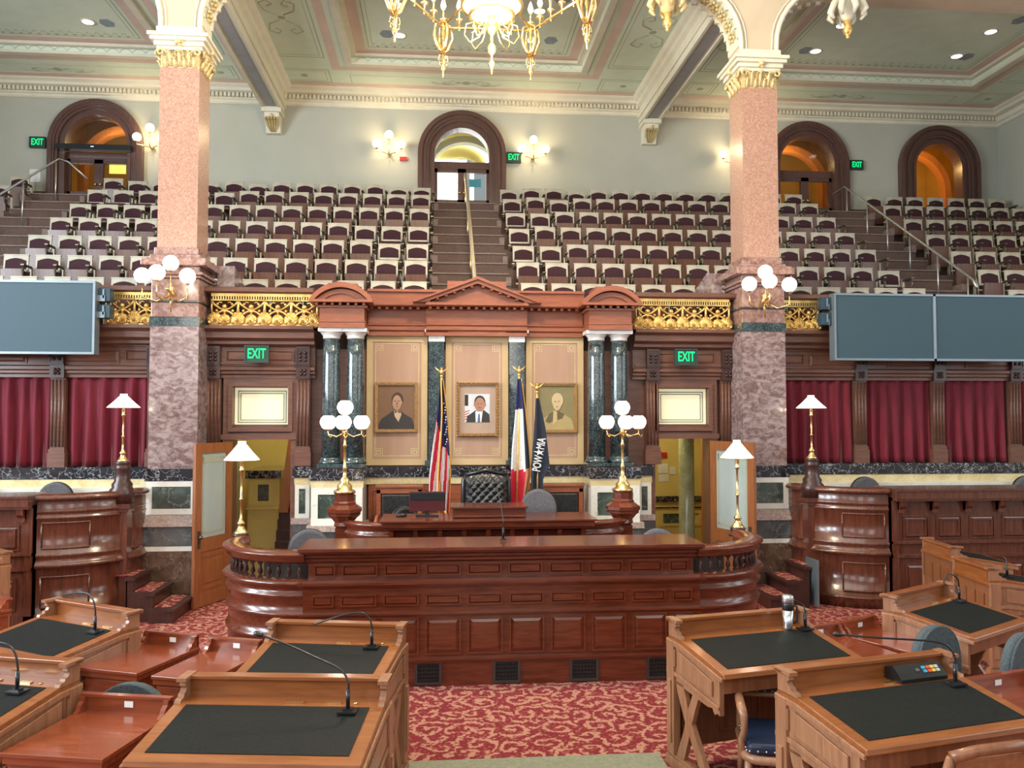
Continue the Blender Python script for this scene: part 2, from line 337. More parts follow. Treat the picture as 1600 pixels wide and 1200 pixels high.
# ---- gallery ceiling with three coffers between the two long beams
c = MB(); bays = [(-XR,-4.25,-10.6,-5.8), (-4.25,4.25,-2.28,2.30), (4.25,XR,5.8,10.6)]
Y0c, Y1c = 12.9, 16.33
for b0, b1, i0, i1 in bays:
    c.cur = 0
    for q in ((b0,i0,11.2,YB+.2),(i1,b1,11.2,YB+.2),(i0,i1,11.2,Y0c),(i0,i1,Y1c,YB+.2)): c.box(q[0],q[1],q[2],q[3],ZC,ZC+.5)
    c.box(i0,i1,Y0c,Y1c,ZC+.14,ZC+.5)
    c.cur = 1          # pink bands: around the bay, around the coffer and inside it
    t = .004
    for (x0,x1,y0,y1,w_) in ((b0,b1,11.25,YB,.16),(i0-.42,i1+.42,Y0c-.42,Y1c+.42,.16)):
        e_ = w_+(.34 if y1==YB else 0); f_ = w_+.2*(x0==b0); h_ = w_+.2*(x1==b1); c.box(x0,x1,y0,y0+w_,ZC-t,ZC); c.box(x0,x1,y1-e_,y1,ZC-t,ZC); c.box(x0,x0+f_,y0+w_,y1-e_,ZC-t,ZC); c.box(x1-h_,x1,y0+w_,y1-e_,ZC-t,ZC)
    for (x0,x1,y0,y1,w_) in ((i0,i1,Y0c,Y1c,.30),):
        z=ZC+.14; c.box(x0,x1,y0,y0+w_,z-t,z); c.box(x0,x1,y1-w_,y1,z-t,z); c.box(x0,x0+w_,y0+w_,y1-w_,z-t,z); c.box(x1-w_,x1,y0+w_,y1-w_,z-t,z)
    c.cur = 2          # cream coffer mouldings
    for x0,x1,y0,y1 in ((i0-.12,i1+.12,Y0c-.12,Y0c),(i0-.12,i1+.12,Y1c,Y1c+.12),(i0-.12,i0,Y0c,Y1c),(i1,i1+.12,Y0c,Y1c)): c.box(x0,x1,y0,y1,ZC-.05,ZC-.001)
    for x0,x1,y0,y1 in ((i0,i1,Y0c,Y0c+.1),(i0,i1,Y1c-.1,Y1c),(i0,i0+.1,Y0c+.1,Y1c-.1),(i1-.1,i1,Y0c+.1,Y1c-.1)): c.box(x0,x1,y0,y1,ZC+.08,ZC+.14)
    c.cur = 3          # stencilled borders and corner ornaments
    def rect(x0,x1,y0,y1,z,w_=.018):
        c.box(x0,x1,y0,y0+w_,z-.003,z); c.box(x0,x1,y1-w_,y1,z-.003,z); c.box(x0,x0+w_,y0,y1,z-.003,z); c.box(x1-w_,x1,y0,y1,z-.003,z)
    rect(i0+.36,i1-.36,Y0c+.36,Y1c-.36,ZC+.14); rect(i0+.44,i1-.44,Y0c+.44,Y1c-.44,ZC+.14,.01)
    for x0,x1 in ((b0+.42,i0-.5),(i1+.5,b1-.42)): rect(x0,x1,11.8,16.2,ZC); rect(x0,x1,16.75,17.4,ZC); rect(x0+.08,x1-.08,16.83,17.32,ZC,.01); rect(x0+.08,x1-.08,11.9,16.1,ZC,.01)
    rect(i0-.1,i1+.1,16.98,17.42,ZC,.012)
    k = 0; x = i0+.55
    while x < i1-.5:
        c.lathe([(.001,0),(.035,0),(.035,-.003),(.001,-.003)], (x, Y1c-.42, ZC+.139), 6, smooth=False)
        c.tube([(x-.09,Y1c-.5,ZC+.139),(x-.045,Y1c-.56,ZC+.139),(x,Y1c-.5,ZC+.139)], .006, 4); x += .16
    for x0,x1 in ((b0+.42,i0-.5),(i1+.5,b1-.42)):
        xc=(x0+x1)/2
        for yc,rr in ((17.08,.07),(14.6,.07)): c.lathe([(.001,0),(rr,0),(rr,-.004),(.001,-.004)],(xc,yc,ZC),8,smooth=False)
        for s1 in (-1,1):
            for s2 in (-1,1):
                c.tube([(xc+s1*.05,14.6+s2*.1,ZC),(xc+s1*.25,14.6+s2*.25,ZC),(xc+s1*.3,14.6+s2*.5,ZC),(xc+s1*.15,14.6+s2*.62,ZC),(xc+s1*.08,14.6+s2*.48,ZC),(xc+s1*.18,14.6+s2*.4,ZC)], .012, 4)
    xc=(i0+i1)/2
    c.lathe([(.001,0),(.09,0),(.09,-.004),(.001,-.004)],(xc,17.2,ZC),8,smooth=False)
    for s1 in (-1,1):
        c.tube([(xc+s1*.1,17.2,ZC),(xc+s1*.3,17.1,ZC),(xc+s1*.5,17.2,ZC),(xc+s1*.4,17.3,ZC),(xc+s1*.32,17.2,ZC)],.012,4)
        c.tube([(xc+s1*.15,17.2,ZC),(xc+s1*.35,17.32,ZC),(xc+s1*.6,17.28,ZC),(xc+s1*.72,17.2,ZC)],.01,4)
    # low relief arcs on the coffer cove
    c.cur = 4
    for xq in (i0+.75, i1-.75):
        for yq in (Y0c+.95, Y1c-.95): c.lathe([(.001,0),(.17,0),(.17,-.004),(.001,-.004)],(xq,yq,ZC+.14),6,smooth=False,sx=.8)
    c.cur = 3
    x = i0+.2
    while x < i1-.2:
        c.tube([(x+.11*math.cos(PI*k/6), Y1c-.005, ZC+.01+.07*math.sin(PI*k/6)) for k in range(7)], .005, 4); x += .24
struct(c, 'ceiling', [M['green'], M['pink'], M['cream'], M['olive'], M['stblue']])
# wall cornice with dentils all round the gallery
c = MB()
prof = [(.02,9.13),(.05,9.16),(.05,9.2),(.09,9.22),(.10,9.32),(.22,9.35),(.24,9.40),(.30,9.44),(.32,9.47)]
segs = [(-XR,-4.25),(-3.85,3.85),(4.25,XR)]
for a, b in segs:
    c.mould(prof, a, b, YB); x = a+.03
    while x < b-.05: c.box(x, x+.05, YB-.17, YB-.09, 9.24, 9.32); x += .085
c.prism([(XR-d, z) for d, z in prof]+[(XR, 9.47),(XR, 9.13)], 'y', 11.5, YB)
c.prism([(-XR+d, z) for d, z in prof]+[(-XR, 9.47),(-XR, 9.13)], 'y', 11.5, YB)
struct(c, 'trim_1', M['cream'])
# beams running from the piers to the back wall, on gilded corbels
for s, side in ((-1,'left'), (1,'right')):
    cx = 4.05*s; b = MB()
    prof2 = [(-.2,8.96),(.2,8.96),(.2,9.06),(.235,9.06),(.235,9.10),(.21,9.14),(.21,9.27),(.28,9.31),(.30,9.36),(.36,9.40),(.40,9.47),(-.40,9.47),(-.36,9.40),(-.30,9.36),(-.28,9.31),(-.21,9.27),(-.21,9.14),(-.235,9.10),(-.235,9.06),(-.2,9.06)]
    b.prism([(cx+x, z) for x, z in prof2], 'y', 11.7, YB); b.cur = 1
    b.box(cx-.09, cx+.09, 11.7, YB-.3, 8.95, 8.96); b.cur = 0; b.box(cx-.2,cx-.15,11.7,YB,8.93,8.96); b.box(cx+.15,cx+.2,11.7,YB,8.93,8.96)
    struct(b, 'trim_2', [M['cream'], M['beamgrey']])
    t = thing('corbel', 'cream corbel with gilded leaf under the %s ceiling beam on the back wall' % side, 'corbel', (cx, YB, 8.5), 0, 'beam corbels')
    k = MB(); k.box(cx-.2,cx+.2,YB-.42,YB,8.85,8.95); k.prism([(YB,8.48),(YB-.14,8.48),(YB-.2,8.6),(YB-.34,8.74),(YB-.36,8.85),(YB,8.85)],'x',cx-.15,cx+.15); k.build('bracket', M['cream'], t)
    g = MB()
    for j in range(5): a = -.1+.05*j; g.tube([(cx+a*.4,YB-.16,8.5),(cx+a,YB-.25,8.62),(cx+a*1.2,YB-.37,8.74),(cx+a*1.3,YB-.42,8.70)], [.012,.022,.026,.016], 6)
    g.ball((cx,YB-.38,8.78),.035); g.build('gilded_leaf', M['gilt'], t)

# ---- arched wooden door cases in the back wall with glazing and lobbies behind
def arch_ring(mb, cx, r0, r1, y0, y1, z0, n=28, jamb=True, zb=ZL):
    pts = []
    out = [(cx-r1, zb)]+[(cx-r1*math.cos(PI*k/n), z0+r1*math.sin(PI*k/n)) for k in range(n+1)]+[(cx+r1, zb)]
    inn = [(cx-r0, zb)]+[(cx-r0*math.cos(PI*k/n), z0+r0*math.sin(PI*k/n)) for k in range(n+1)]+[(cx+r0, zb)]
    m_ = len(out); vs = [(x,y0,z) for x,z in out]+[(x,y0,z) for x,z in inn]+[(x,y1,z) for x,z in out]+[(x,y1,z) for x,z in inn]; fs = []
    for i in range(m_-1):
        fs += [(i,m_+i,m_+i+1,i+1),(2*m_+i,2*m_+i+1,3*m_+i+1,3*m_+i),(i,i+1,2*m_+i+1,2*m_+i),(m_+i,3*m_+i,3*m_+i+1,m_+i+1)]
    fs += [(0,2*m_,3*m_,m_),(m_-1,2*m_-1,4*m_-1,3*m_-1)]
    mb.add(vs, fs)
names = {-7.68:'left', -.06:'centre', 7.68:'right', 10.79:'far right'}
for di, (cx, r) in enumerate(ARC):
    win = cx == 10.79; R1 = .95; zb = ZL if not win else 7.25
    f = MB(); arch_ring(f, cx, r+.1, R1, YB-.10, YB+.02, ZS, zb=zb if not win else 6.95); arch_ring(f, cx, R1-.09, R1, YB-.15, YB-.10, ZS, zb=zb); arch_ring(f, cx, r+.16, r+.20, YB-.13, YB-.10, ZS, zb=zb); arch_ring(f, cx, r+.02, r+.1, YB-.05, YB+.2, ZS, zb=zb); arch_ring(f, cx, r-.03, r+.03, YB-.07, YB+.25, ZS, zb=zb)
    fr = struct(f, ('window_1' if win else 'door_%d' % (di+1)), M['arch'])
    if not win:
        g = MB(); g.box(cx-r, cx+r, YB+.06, YB+.16, 7.88, 8.03); g.box(cx-r,cx-r+.09,YB+.08,YB+.15,ZL,7.88); g.box(cx+r-.09,cx+r,YB+.08,YB+.15,ZL,7.88)
        g.box(cx-r,cx+r,YB+.08,YB+.15,7.8,7.88); g.box(cx-.09,cx+.09,YB+.08,YB+.15,ZL,7.88); g.box(cx-r,cx+r,YB+.08,YB+.15,ZL,7.2)
        g.build('door_leaves', M['arch'], fr)
        p = MB(); p.box(cx-r+.09,cx-.09,YB+.11,YB+.118,7.2,7.8); p.box(cx+.09,cx+r-.09,YB+.11,YB+.118,7.2,7.8)
        n=16; p.prism([(cx-r*math.cos(PI*k/n), ZS-.1+(r+.05)*math.sin(PI*k/n)) for k in range(n+1)],'y',YB+.112,YB+.116)
        p.build('glass_pane', M['pane'], fr)
        h = MB(); h.ball((cx-.05,YB+.05,7.35),.03); h.ball((cx+.05,YB+.05,7.35),.03); h.build('door_knob', M['brass'], fr)
    # vaulted lobby beyond the opening
    lm = M['amber'] if di != 1 else M['yellow']
    l = MB(); x0,x1,y0,y1 = cx-1.3,cx+1.3,YB+.25,YB+2.6
    if di != 1: l.box(x0,x1,y1,y1+.1,6.6,10)
    else:
        l.box(x0,x1,y1,y1+.1,6.6,7.0); l.box(x0,cx-.62,y1,y1+.1,7,10); l.box(cx+.74,x1,y1,y1+.1,7,10); l.prism([(cx-.62,10)]+[(cx+.06-.68*math.cos(PI*k/14),8.25+.68*math.sin(PI*k/14)) for k in range(15)]+[(cx+.74,10)],'y',y1,y1+.1)
    l.box(x0-.1,x0,y0,y1,6.6,10); l.box(x1,x1+.1,y0,y1,6.6,10); l.box(x0,x1,y0,y1,9.9,10); l.box(x0,x1,y0,y1,6.6,ZL)
    struct(l, 'wall_lobby', lm)
    a = MB(); arch_ring(a, cx+.1, .85, 1.0, YB+1.2, YB+1.45, 8.0); a.build('lobby_arch', M['orange'] if di != 1 else M['cream'], None, kind='structure').name = 'trim_3'
m = MB(); m.box(-.85,.12,YB+2.52,YB+2.55,7.0,8.85); m.box(.2,.30,YB+2.52,YB+2.55,7.0,8.7); m.prism([(.0-.80*math.cos(PI*k/14),8.72+.66*math.sin(PI*k/14)) for k in range(15)]+[(-.06+.66*math.cos(PI*k/14),8.72+.50*math.sin(PI*k/14)) for k in range(15)],'y',YB+2.52,YB+2.55); struct(m,'window_2',glow('daylit window glass',(.95,.98,1),4.5))
t = thing('lobby_sconce', 'lit globe lamp glowing inside the far right arched opening', 'lamp', (10.37,YB+.35,8.3))
q = MB(); q.ball((10.37,YB+.55,8.42),.11); q.build('globe', M['sconceglobe'], t); q = MB(); q.tube([(10.2,YB+.62,8.25),(10.3,YB+.6,8.2),(10.37,YB+.55,8.3)],.012,6); q.build('arm', M['brass'], t)
point('lobby_lamp', (10.6,YB+.9,8.5), 45, (1,.62,.2)); point('lobby_lamp', (-7.7,YB+1,8.6), 22, (1,.66,.28)); point('lobby_lamp', (7.7,YB+1,8.6), 26, (1,.62,.22))
for x, lab in ((-7.95,'left'),(7.35,'right')):
    t = tag(MB().ball((x,YB+1.9,7.75),.045).build('lobby_globe', M['sconceglobe']), 'tiny lit lamp seen through the %s gallery door glass' % lab, 'lamp', 'lobby lamps')
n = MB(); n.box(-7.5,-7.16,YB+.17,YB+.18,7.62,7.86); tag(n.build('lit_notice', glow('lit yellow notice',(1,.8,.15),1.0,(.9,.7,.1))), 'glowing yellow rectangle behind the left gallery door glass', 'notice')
n = MB(); n.box(.1,.36,YB+.13,YB+.14,7.50,7.68); tag(n.build('blue_notice', plain('blue paper',(.12,.5,.68),.6)), 'blue paper notice on the glass of the centre gallery door', 'notice')
n = MB(); n.box(-8.45,-6.93,YB-.24,YB-.10,8.0,8.11); n.cur=1; n.box(-7.72,-7.66,YB-.246,YB-.24,8.05,8.07)
tag(n.build('door_closer', [M['black'], M['teal_light']]), 'long black bar housing across the left gallery door arch', 'door opener')
# wainscot and baseboard at landing level
b = MB(); x = -XR
for cx in (-7.68,-.06,7.68,10.79): b.box(x,cx-.95,YB-.03,YB,6.5,7.12); b.box(x,cx-.95,YB-.05,YB,7.10,7.15); x = cx+.95
b.box(x,XR,YB-.03,YB,6.5,7.12)
struct(b, 'baseboard_back', M['arch'])

# ---- exit signs
def exit_sign(x, y, z, w_, label, behind):
    t = thing('exit_sign', label, 'exit sign', (x, y, z), 0, 'green exit signs')
    b = MB(); b.box(x-w_/2, x+w_/2, y-.06, y, z-w_*.36, z+w_*.36); b.frame(x-w_/2,x+w_/2,z-w_*.36,z+w_*.36,y-.06,w_*.06,.012); b.build('housing', M['exitbox'], t)
    vs, fs = text_mesh('EXIT', w_*.56, .002)
    g = MB(Matrix.Translation((x, y-.068, z)) @ Matrix.Rotation(PI/2, 4, 'X') @ Matrix.Diagonal((.66, 1.05, 1, 1))); g.add(vs, fs); g.build('letters', M['exitgreen'], t)
exit_sign(-8.85,YB-.02,8.17,.32,'green EXIT sign left of the left gallery door','')
exit_sign(1.06,YB-.02,8.12,.32,'green EXIT sign right of the centre gallery door','')
exit_sign(8.83,YB-.02,8.16,.30,'green EXIT sign right of the right gallery door','')
exit_sign(-3.03,11.72,3.35,.33,'green EXIT sign above the left open doorway of the rostrum','')
exit_sign(3.00,11.72,3.345,.33,'green EXIT sign above the right open doorway of the rostrum','')
# ---- wall sconces with three globes
def sconce(x, y, z, label, n=3):
    t = thing('wall_sconce', label, 'wall light', (x, y, z), 0, 'brass globe sconces on the back wall')
    a = MB(); a.lathe([(.001,-.02),(.05,0),(.03,.03),(.001,.04)], (x, y-.04, z), 10); gl = []
    for dx, dz in ((-.26,.13),(0,.33),(.26,.13)):
        a.tube([(x,y-.06,z),(x+dx*.5,y-.2,z+.0),(x+dx,y-.22,z+.02),(x+dx,y-.22,z+dz-.06)] if dx else [(x,y-.05,z-.1),(x,y-.22,z),(x,y-.22,z+dz-.06)], .011, 6)
        a.lathe([(.015,-.07),(.04,-.055),(.045,-.05)], (x+dx,y-.22,z+dz), 8); gl.append((x+dx,y-.22,z+dz+.04))
    a.tube([(x,y-.05,z-.02),(x,y-.1,z-.16)], .012, 6); a.build('bracket', M['brass'], t)
    for p in gl: MB().ball(p, .092, 12).build('globe', M['sconceglobe'], t)
    point('sconce_light', (x, y-.42, z+.2), 24, (1,.72,.40), .1)
sconce(-1.62,YB,8.12,'three-globe brass sconce left of the centre gallery door'); sconce(1.48,YB,8.10,'three-globe brass sconce right of the centre gallery door')
sconce(-6.55,YB,8.12,'brass globe sconce half hidden behind the left pier'); sconce(5.95,YB,8.10,'brass globe sconce half hidden behind the right pier')
tag(MB().box(-1.40,-1.24,YB-.05,YB,8.0,8.08).build('fire_alarm', M['red']), 'small red alarm box under the sconce left of the centre gallery door', 'alarm')
tag(MB().box(-9.02,-8.80,YB-.02,YB,7.35,7.62).build('wall_plate', M['paper']), 'white notice plate on the wall behind the left handrail', 'wall plate')
tag(MB().box(-6.86,-6.80,YB-.03,YB,7.85,7.91).build('wall_switch', M['paper']), 'small white square box between left gallery door and pier', 'switch')
# ---- recessed ceiling lights
for x, y, lab in ((-1.29,15.4,'centre bay, back left'),(1.18,15.38,'centre bay, back right'),(-1.27,14.25,'centre bay, front left'),(1.2,14.25,'centre bay, front right'),(-6.87,15.35,'left bay'),(6.75,15.38,'right bay, back left'),(6.75,14.31,'right bay, front left'),(9.63,15.36,'right bay, back right'),(9.61,14.31,'right bay, front right')):
    t = thing('downlight', 'round lit downlight in the gallery ceiling, '+lab, 'ceiling light', (x,y,ZC+.14), 0, 'recessed ceiling lights')
    MB().lathe([(.10,0),(.13,0),(.13,-.012),(.10,-.012)], (x,y,ZC+.137), 18, cap=False).build('trim_ring', M['cream'], t)
    MB().lathe([(.001,-.006),(.10,-.006),(.10,0),(.001,0)], (x,y,ZC+.134), 18).build('lens', M['down'], t)
    l = bpy.data.lights.new('downlight_beam','SPOT'); l.energy = 130; l.spot_size = 1.9; l.spot_blend = .8; l.shadow_soft_size = .08; l.color = (1,.94,.84)
    o = bpy.data.objects.new('downlight_beam', l); COL.objects.link(o); o.location = (x,y,ZC+.2)

# ================================================================== GALLERY TIERS, STAIRS, SEATS
ROWY = [17.3-.755*k for k in range(7)]; ZT = [7.29,6.894,6.425,5.948,5.477,5.008,4.544]; ZF = [z-.85 for z in ZT]
g = MB(); g.box(-XR,XR,17.55,YB+.3,3,ZL)
for k in range(7): g.box(-XR, XR, ROWY[k]-.5, (ROWY[k-1]-.5) if k else 17.55, 2.9, ZF[k])
g.box(-XR, XR, 12.2, ROWY[6]-.5, 2.9, 3.45)
struct(g, 'floor_gallery', M['step'])
def stairs(x0, x1, label):
    t = thing('staircase', label, 'stairs', ((x0+x1)/2, 12.3, ZF[6]), 0, 'carpeted aisle stairs of the gallery')
    a = MB(); b = MB(); lv = []
    ys = 12.1; n = 14; dz = (ZL-ZF[6])/(n-1); dy = (17.55-12.27)/n
    for i in range(n):
        z = ZF[6]+i*dz; y = 12.27+i*dy
        a.box(x0, x1, y, 17.56, z-dz, z+.0); b.box(x0-.0, x1+.0, y-.025, y+.05, z-.022, z+.004)
        if i % 2 == 0: b.box(x0, x0+.09, y-.03, y+dy*.7, z, z+.12); b.box(x1-.09, x1, y-.03, y+dy*.7, z, z+.12)
    a.build('treads', M['step'], t); b.build('nosings', M['nosing'], t); return t
stairs(-.66,.66,'carpeted stairs climbing to the centre gallery door'); stairs(7.45,8.66,'carpeted stairs climbing to the right gallery door'); stairs(-8.66,-7.45,'carpeted stairs climbing to the left gallery door')
# seat prototypes (front towards -y), up and down
def seat_proto(down):
    t = thing('gallery_seat', 'x', 'seat')
    f = MB(); x = .185; dz = -.045 if down else 0
    f.m = Matrix.Translation((0,0,dz)) @ Matrix.Translation((0,0,.56)) @ Matrix.Rotation(-.10,4,'X') @ Matrix.Translation((0,0,-.56))
    n = 10; arcv = [(-.155+.31*k/n, .765+.042*math.sin(PI*k/n)) for k in range(n+1)]
    vs = [(-x,-.014,.86),(x,-.014,.86)]; 
    f.prism([(-x,.86)]+[(p[0],p[1]) for p in arcv]+[(x,.86)][::1], 'y', -.014, .014)
    f.prism([(-x,.86),(-x,.60),(-.155,.60),(-.155,.765)],'y',-.014,.014); f.prism([(x,.86),(.155,.765),(.155,.60),(x,.60)],'y',-.014,.014)
    f.box(-x,x,-.014,.014,.59,.625); f.box(-x-.006,x+.006,-.02,.02,.85,.868)
    f.build('back_frame', M['chairframe'], t, False)
    p = MB(); p.m = f.m; p.prism([(-.157,.626)]+arcv+[(.157,.626)],'y',-.022,.008); p.build('back_cushion', M['maroon'], t, False)
    s = MB(); s.cur = 0
    if down:
        s.box(-.18,.18,-.40,-.02,.40,.43); s.cur = 1; s.box(-.17,.17,-.38,-.04,.43,.475); s.cur = 2
        for k in range(6): s.box(-.15+.06*k-.008,-.15+.06*k+.008,-.03,-.01,.47,.515)
        s.box(-.18,.18,-.035,-.01,.455,.475)
        s.build('seat', [M['seatwood'], M['maroon'], M['chairframe']], t, False)
    else:
        s.m = Matrix.Translation((0,-.05,.24)) @ Matrix.Rotation(.10,4,'X')
        s.box(-.168,.168,-.03,.0,0,.385); s.cur = 1; s.box(-.16,.16,.0,.035,.02,.35)
        s.build('seat', [M['seatwood'], M['maroon']], t, False)
    a = MB()
    a.tube([(.238,.0,.64),(.238,-.12,.65),(.238,-.25,.62),(.238,-.30,.56),(.238,-.24,.47),(.238,-.12,.42)], .015, 6); a.cb((.238,-.17,.655),(.05,.26,.022))
    a.build('armrest', M['iron'], t, False)
    l = MB(); l.box(.228,.248,-.03,.03,0,.66); l.box(.222,.254,-.13,.10,0,.03); l.tube([(.238,-.03,.42),(.238,-.10,.2),(.238,-.11,.02)],.012,5); l.box(-.2,.235,-.012,.012,.50,.52)
    l.build('standard', M['chairframe'], t, False)
    return t
PU = seat_proto(False); PD = seat_proto(True); used = {0: False, 1: False}
def place_seat(x, k, down, label):
    p = PD if down else PU
    if not used[down]: o = p; used[down] = True
    else: o = copy_tree(p)
    o.location = (x, ROWY[k], ZF[k]); o.rotation_euler = (0,0,0); o['label'] = label; o['category'] = 'seat'; o['group'] = 'folding gallery seats'
downL = {0:(0,1,7,9,10,11,12), 1:(8,9,11,12,13), 2:(13,12,11,10), 3:(0,1,2), 4:(0,1)}
downR = {0:(0,3), 1:(0,2), 2:(0,1), 3:(0,), 4:(0,1), 5:(13,)}
rown = ['topmost','second highest','third highest','middle','third lowest','second lowest','lowest']
PITCH = .4775
for k in range(7):
    for side, dl in ((-1, downL), (1, downR)):
        for i in range(14):
            d = 1 if i in dl.get(k, ()) else 0
            x = side*(.915+i*PITCH)
            if k == 6 and -3 < x < 3: pass
            place_seat(x, k, d, 'gallery seat with %s, %s row, %s from centre stairs on the %s' % ('seat folded down' if d else 'seat tipped up', rown[k], ORD[i+1], 'left' if side < 0 else 'right'))
    for i in range(7):
        x = 8.93+i*PITCH
        if at(1640, 400, ROWY[k]).x > x-.2:
            place_seat(x, k, 0, 'gallery seat in the far right block, %s row, %s from the right stairs' % (rown[k], ORD[i+1]))
for k in (0, 1): place_seat(-8.93, k, 0, 'gallery seat at the far left edge beyond the left stairs, %s row' % rown[k])
# handrails
t = thing('handrail', 'polished brass handrail rising up the centre gallery stairs', 'handrail', (0,13,4.2))
a = MB(); p0 = Vector((.0,12.55,4.58)); p1 = Vector((.0,17.45,7.62))
a.tube([p0-Vector((0,.15,.12)), p0, p1, p1+Vector((0,.1,-.1))], .032, 8); a.build('rail', M['palebrass'], t)
for f_ in (.02,.33,.66,.98):
    q = p0.lerp(p1, f_); MB().tube([q, (q.x,q.y,q.z-.86)], .02, 6).build('post', M['brass'], t)
t = thing('handrail', 'thin steel handrail rising up the right gallery stairs', 'handrail', (8.2,13,4.2))
p0 = at(1520,437,12.7); p1 = at(1320,292,17.3); a = MB(); a.tube([p0+Vector((0,-.1,-.15)), p0, p1, p1+Vector((-.15,.25,-.1))], .022, 8); a.build('rail', M['silver'], t)
for f_ in (.03,.22,.42,.6,.78,.98):
    q = p0.lerp(p1, f_); MB().tube([q, (q.x,q.y,q.z-.9)], .015, 6).build('post', M['silver'], t)
t = thing('handrail', 'thin steel handrail rising up the left gallery stairs', 'handrail', (-8.2,13,4.2))
p0 = Vector((-8.3,13.2,5.15)); p1 = Vector((-8.15,17.2,7.64)); a = MB(); a.tube([p0, p1, p1+Vector((.15,.1,-.02)), p1+Vector((.5,.15,-.35))], .022, 8); a.build('rail', M['silver'], t)
for f_ in (.03,.35,.68,.98):
    q = p0.lerp(p1, f_); MB().tube([q, (q.x,q.y,q.z-.9)], .015, 6).build('post', M['silver'], t)

# ================================================================== PIERS AND ARCHES
def pier(s):
    side = 'left' if s < 0 else 'right'; cx = 4.05*s
    t = thing('pier', 'tall square %s pier of pink and purple marble with gilded capital' % side, 'pier', (cx, 11.72, 0), 0, 'marble piers')
    yc = 11.72
    def sq(h, z0, z1, mb): return mb.box(cx-h, cx+h, yc-h, min(yc+h, YW-.001) if z0 < 4.2 else yc+h, z0, z1)
    b = MB(); sq(.42,0,.73,b); b.build('plinth', M['basepink'], t)
    b = MB(); sq(.40,.73,.79,b); b.build('plinth_line', M['white'], t)
    b = MB(); sq(.40,.79,1.05,b); b.build('base_block', M['greymarble'], t)
    b = MB(); sq(.43,1.05,1.10,b); sq(.40,1.10,1.15,b); sq(.36,1.15,1.19,b); b.build('base_moulding', M['stonecap'], t)
    b = MB(); sq(.32,1.19,1.64,b); b.frame(cx-.325,cx+.325,1.20,1.64,yc-.32,.075,.02); p = b.build('dado', M['white'], t)
    q = MB(); q.box(cx-.25,cx+.25,yc-.328,yc-.32,1.275,1.565); q.build('inset', M['inset'], p)
    b = MB(); sq(.345,1.64,1.80,b); b.build('dado_band', M['blackmarble'], t)
    b = MB(); sq(.315,1.80,3.70,b); b.build('lower_shaft', M['purple'], t)
    b = MB(); sq(.325,3.70,3.82,b); sq(.33,4.02,4.04,b); b.build('dark_band', M['greenmarble'], t)
    b = MB(); sq(.31,3.82,4.02,b); sq(.31,4.04,4.34,b); sq(.34,4.34,4.38,b); sq(.37,4.38,4.42,b); sq(.32,4.42,4.50,b); sq(.42,4.50,4.60,b); sq(.33,4.60,4.66,b); sq(.29,4.66,4.76,b); b.build('collar', M['collar'], t, bevel=.01)
    b = MB(); sq(.26,4.76,7.22,b); b.build('upper_shaft', M['pinkmarble'], t)
    b = MB(); sq(.255,7.22,7.46,b)
    for fx, fy in ((0,-1),(0,1),(-1,0),(1,0)):
        def Q(o_, z, d): return (cx+o_+fx*(.255+d), yc+fy*(.255+d), z) if fx == 0 else (cx+fx*(.255+d), yc+o_+fy*0, z)
        def leaf_(o_, z0, h, w_, d_):
            b.tube([Q(o_,z0,.0),Q(o_,z0+h*.5,d_*.35),Q(o_,z0+h*.85,d_*.8),Q(o_,z0+h,d_*1.25),Q(o_,z0+h*.88,d_*1.5)],[w_*.8,w_,w_*.8,w_*.6,w_*.25],7)
            for sg in (-1,1):
                for q in (.25,.5,.72): b.tube([Q(o_+sg*w_*.6,z0+h*(q-.18),.01),Q(o_+sg*w_*1.25,z0+h*q,d_*.5*q+.01),Q(o_+sg*w_*1.7,z0+h*(q+.12),d_*.7*q+.02)],[w_*.35,w_*.3,w_*.12],5)
        for o_ in (-.19,-.063,.063,.19): leaf_(o_,7.22,.115,.024,.05)
        for o_ in (-.125,0,.125): leaf_(o_,7.24,.185,.026,.075)
        for sg in (-1,1):        # volutes curling out under the corners
            b.tube([Q(sg*.07,7.30,.02),Q(sg*.13,7.40,.04),Q(sg*.2,7.44,.06)]+[Q(sg*(.245+.04*math.cos(q)),7.415+.04*math.sin(q),.06) for q in (PI/2,.2,-1.2,-2.6,-4)],[.014,.018,.02,.02,.018,.016,.014,.01],6)
            b.tube([Q(sg*.05,7.34,.02),Q(sg*.05,7.42,.05),Q(sg*.02,7.44,.07),Q(sg*.01,7.41,.08)],[.012,.014,.012,.006],5)
        b.ball(Q(0,7.545,.10),.04,8)
        for q in range(5): b.ball(Q(.045*math.cos(q*2*PI/5),7.545+.045*math.sin(q*2*PI/5),.09),.022,6)
    b.build('capital', M['gilt'], t)
    b = MB(); sq(.30,7.45,7.50,b); sq(.33,7.50,7.56,b); sq(.37,7.56,7.61,b); sq(.40,7.61,7.66,b); b.build('abacus', M['cream'], t, bevel=.008)
    return t
for s in (-1,1): pier(s)
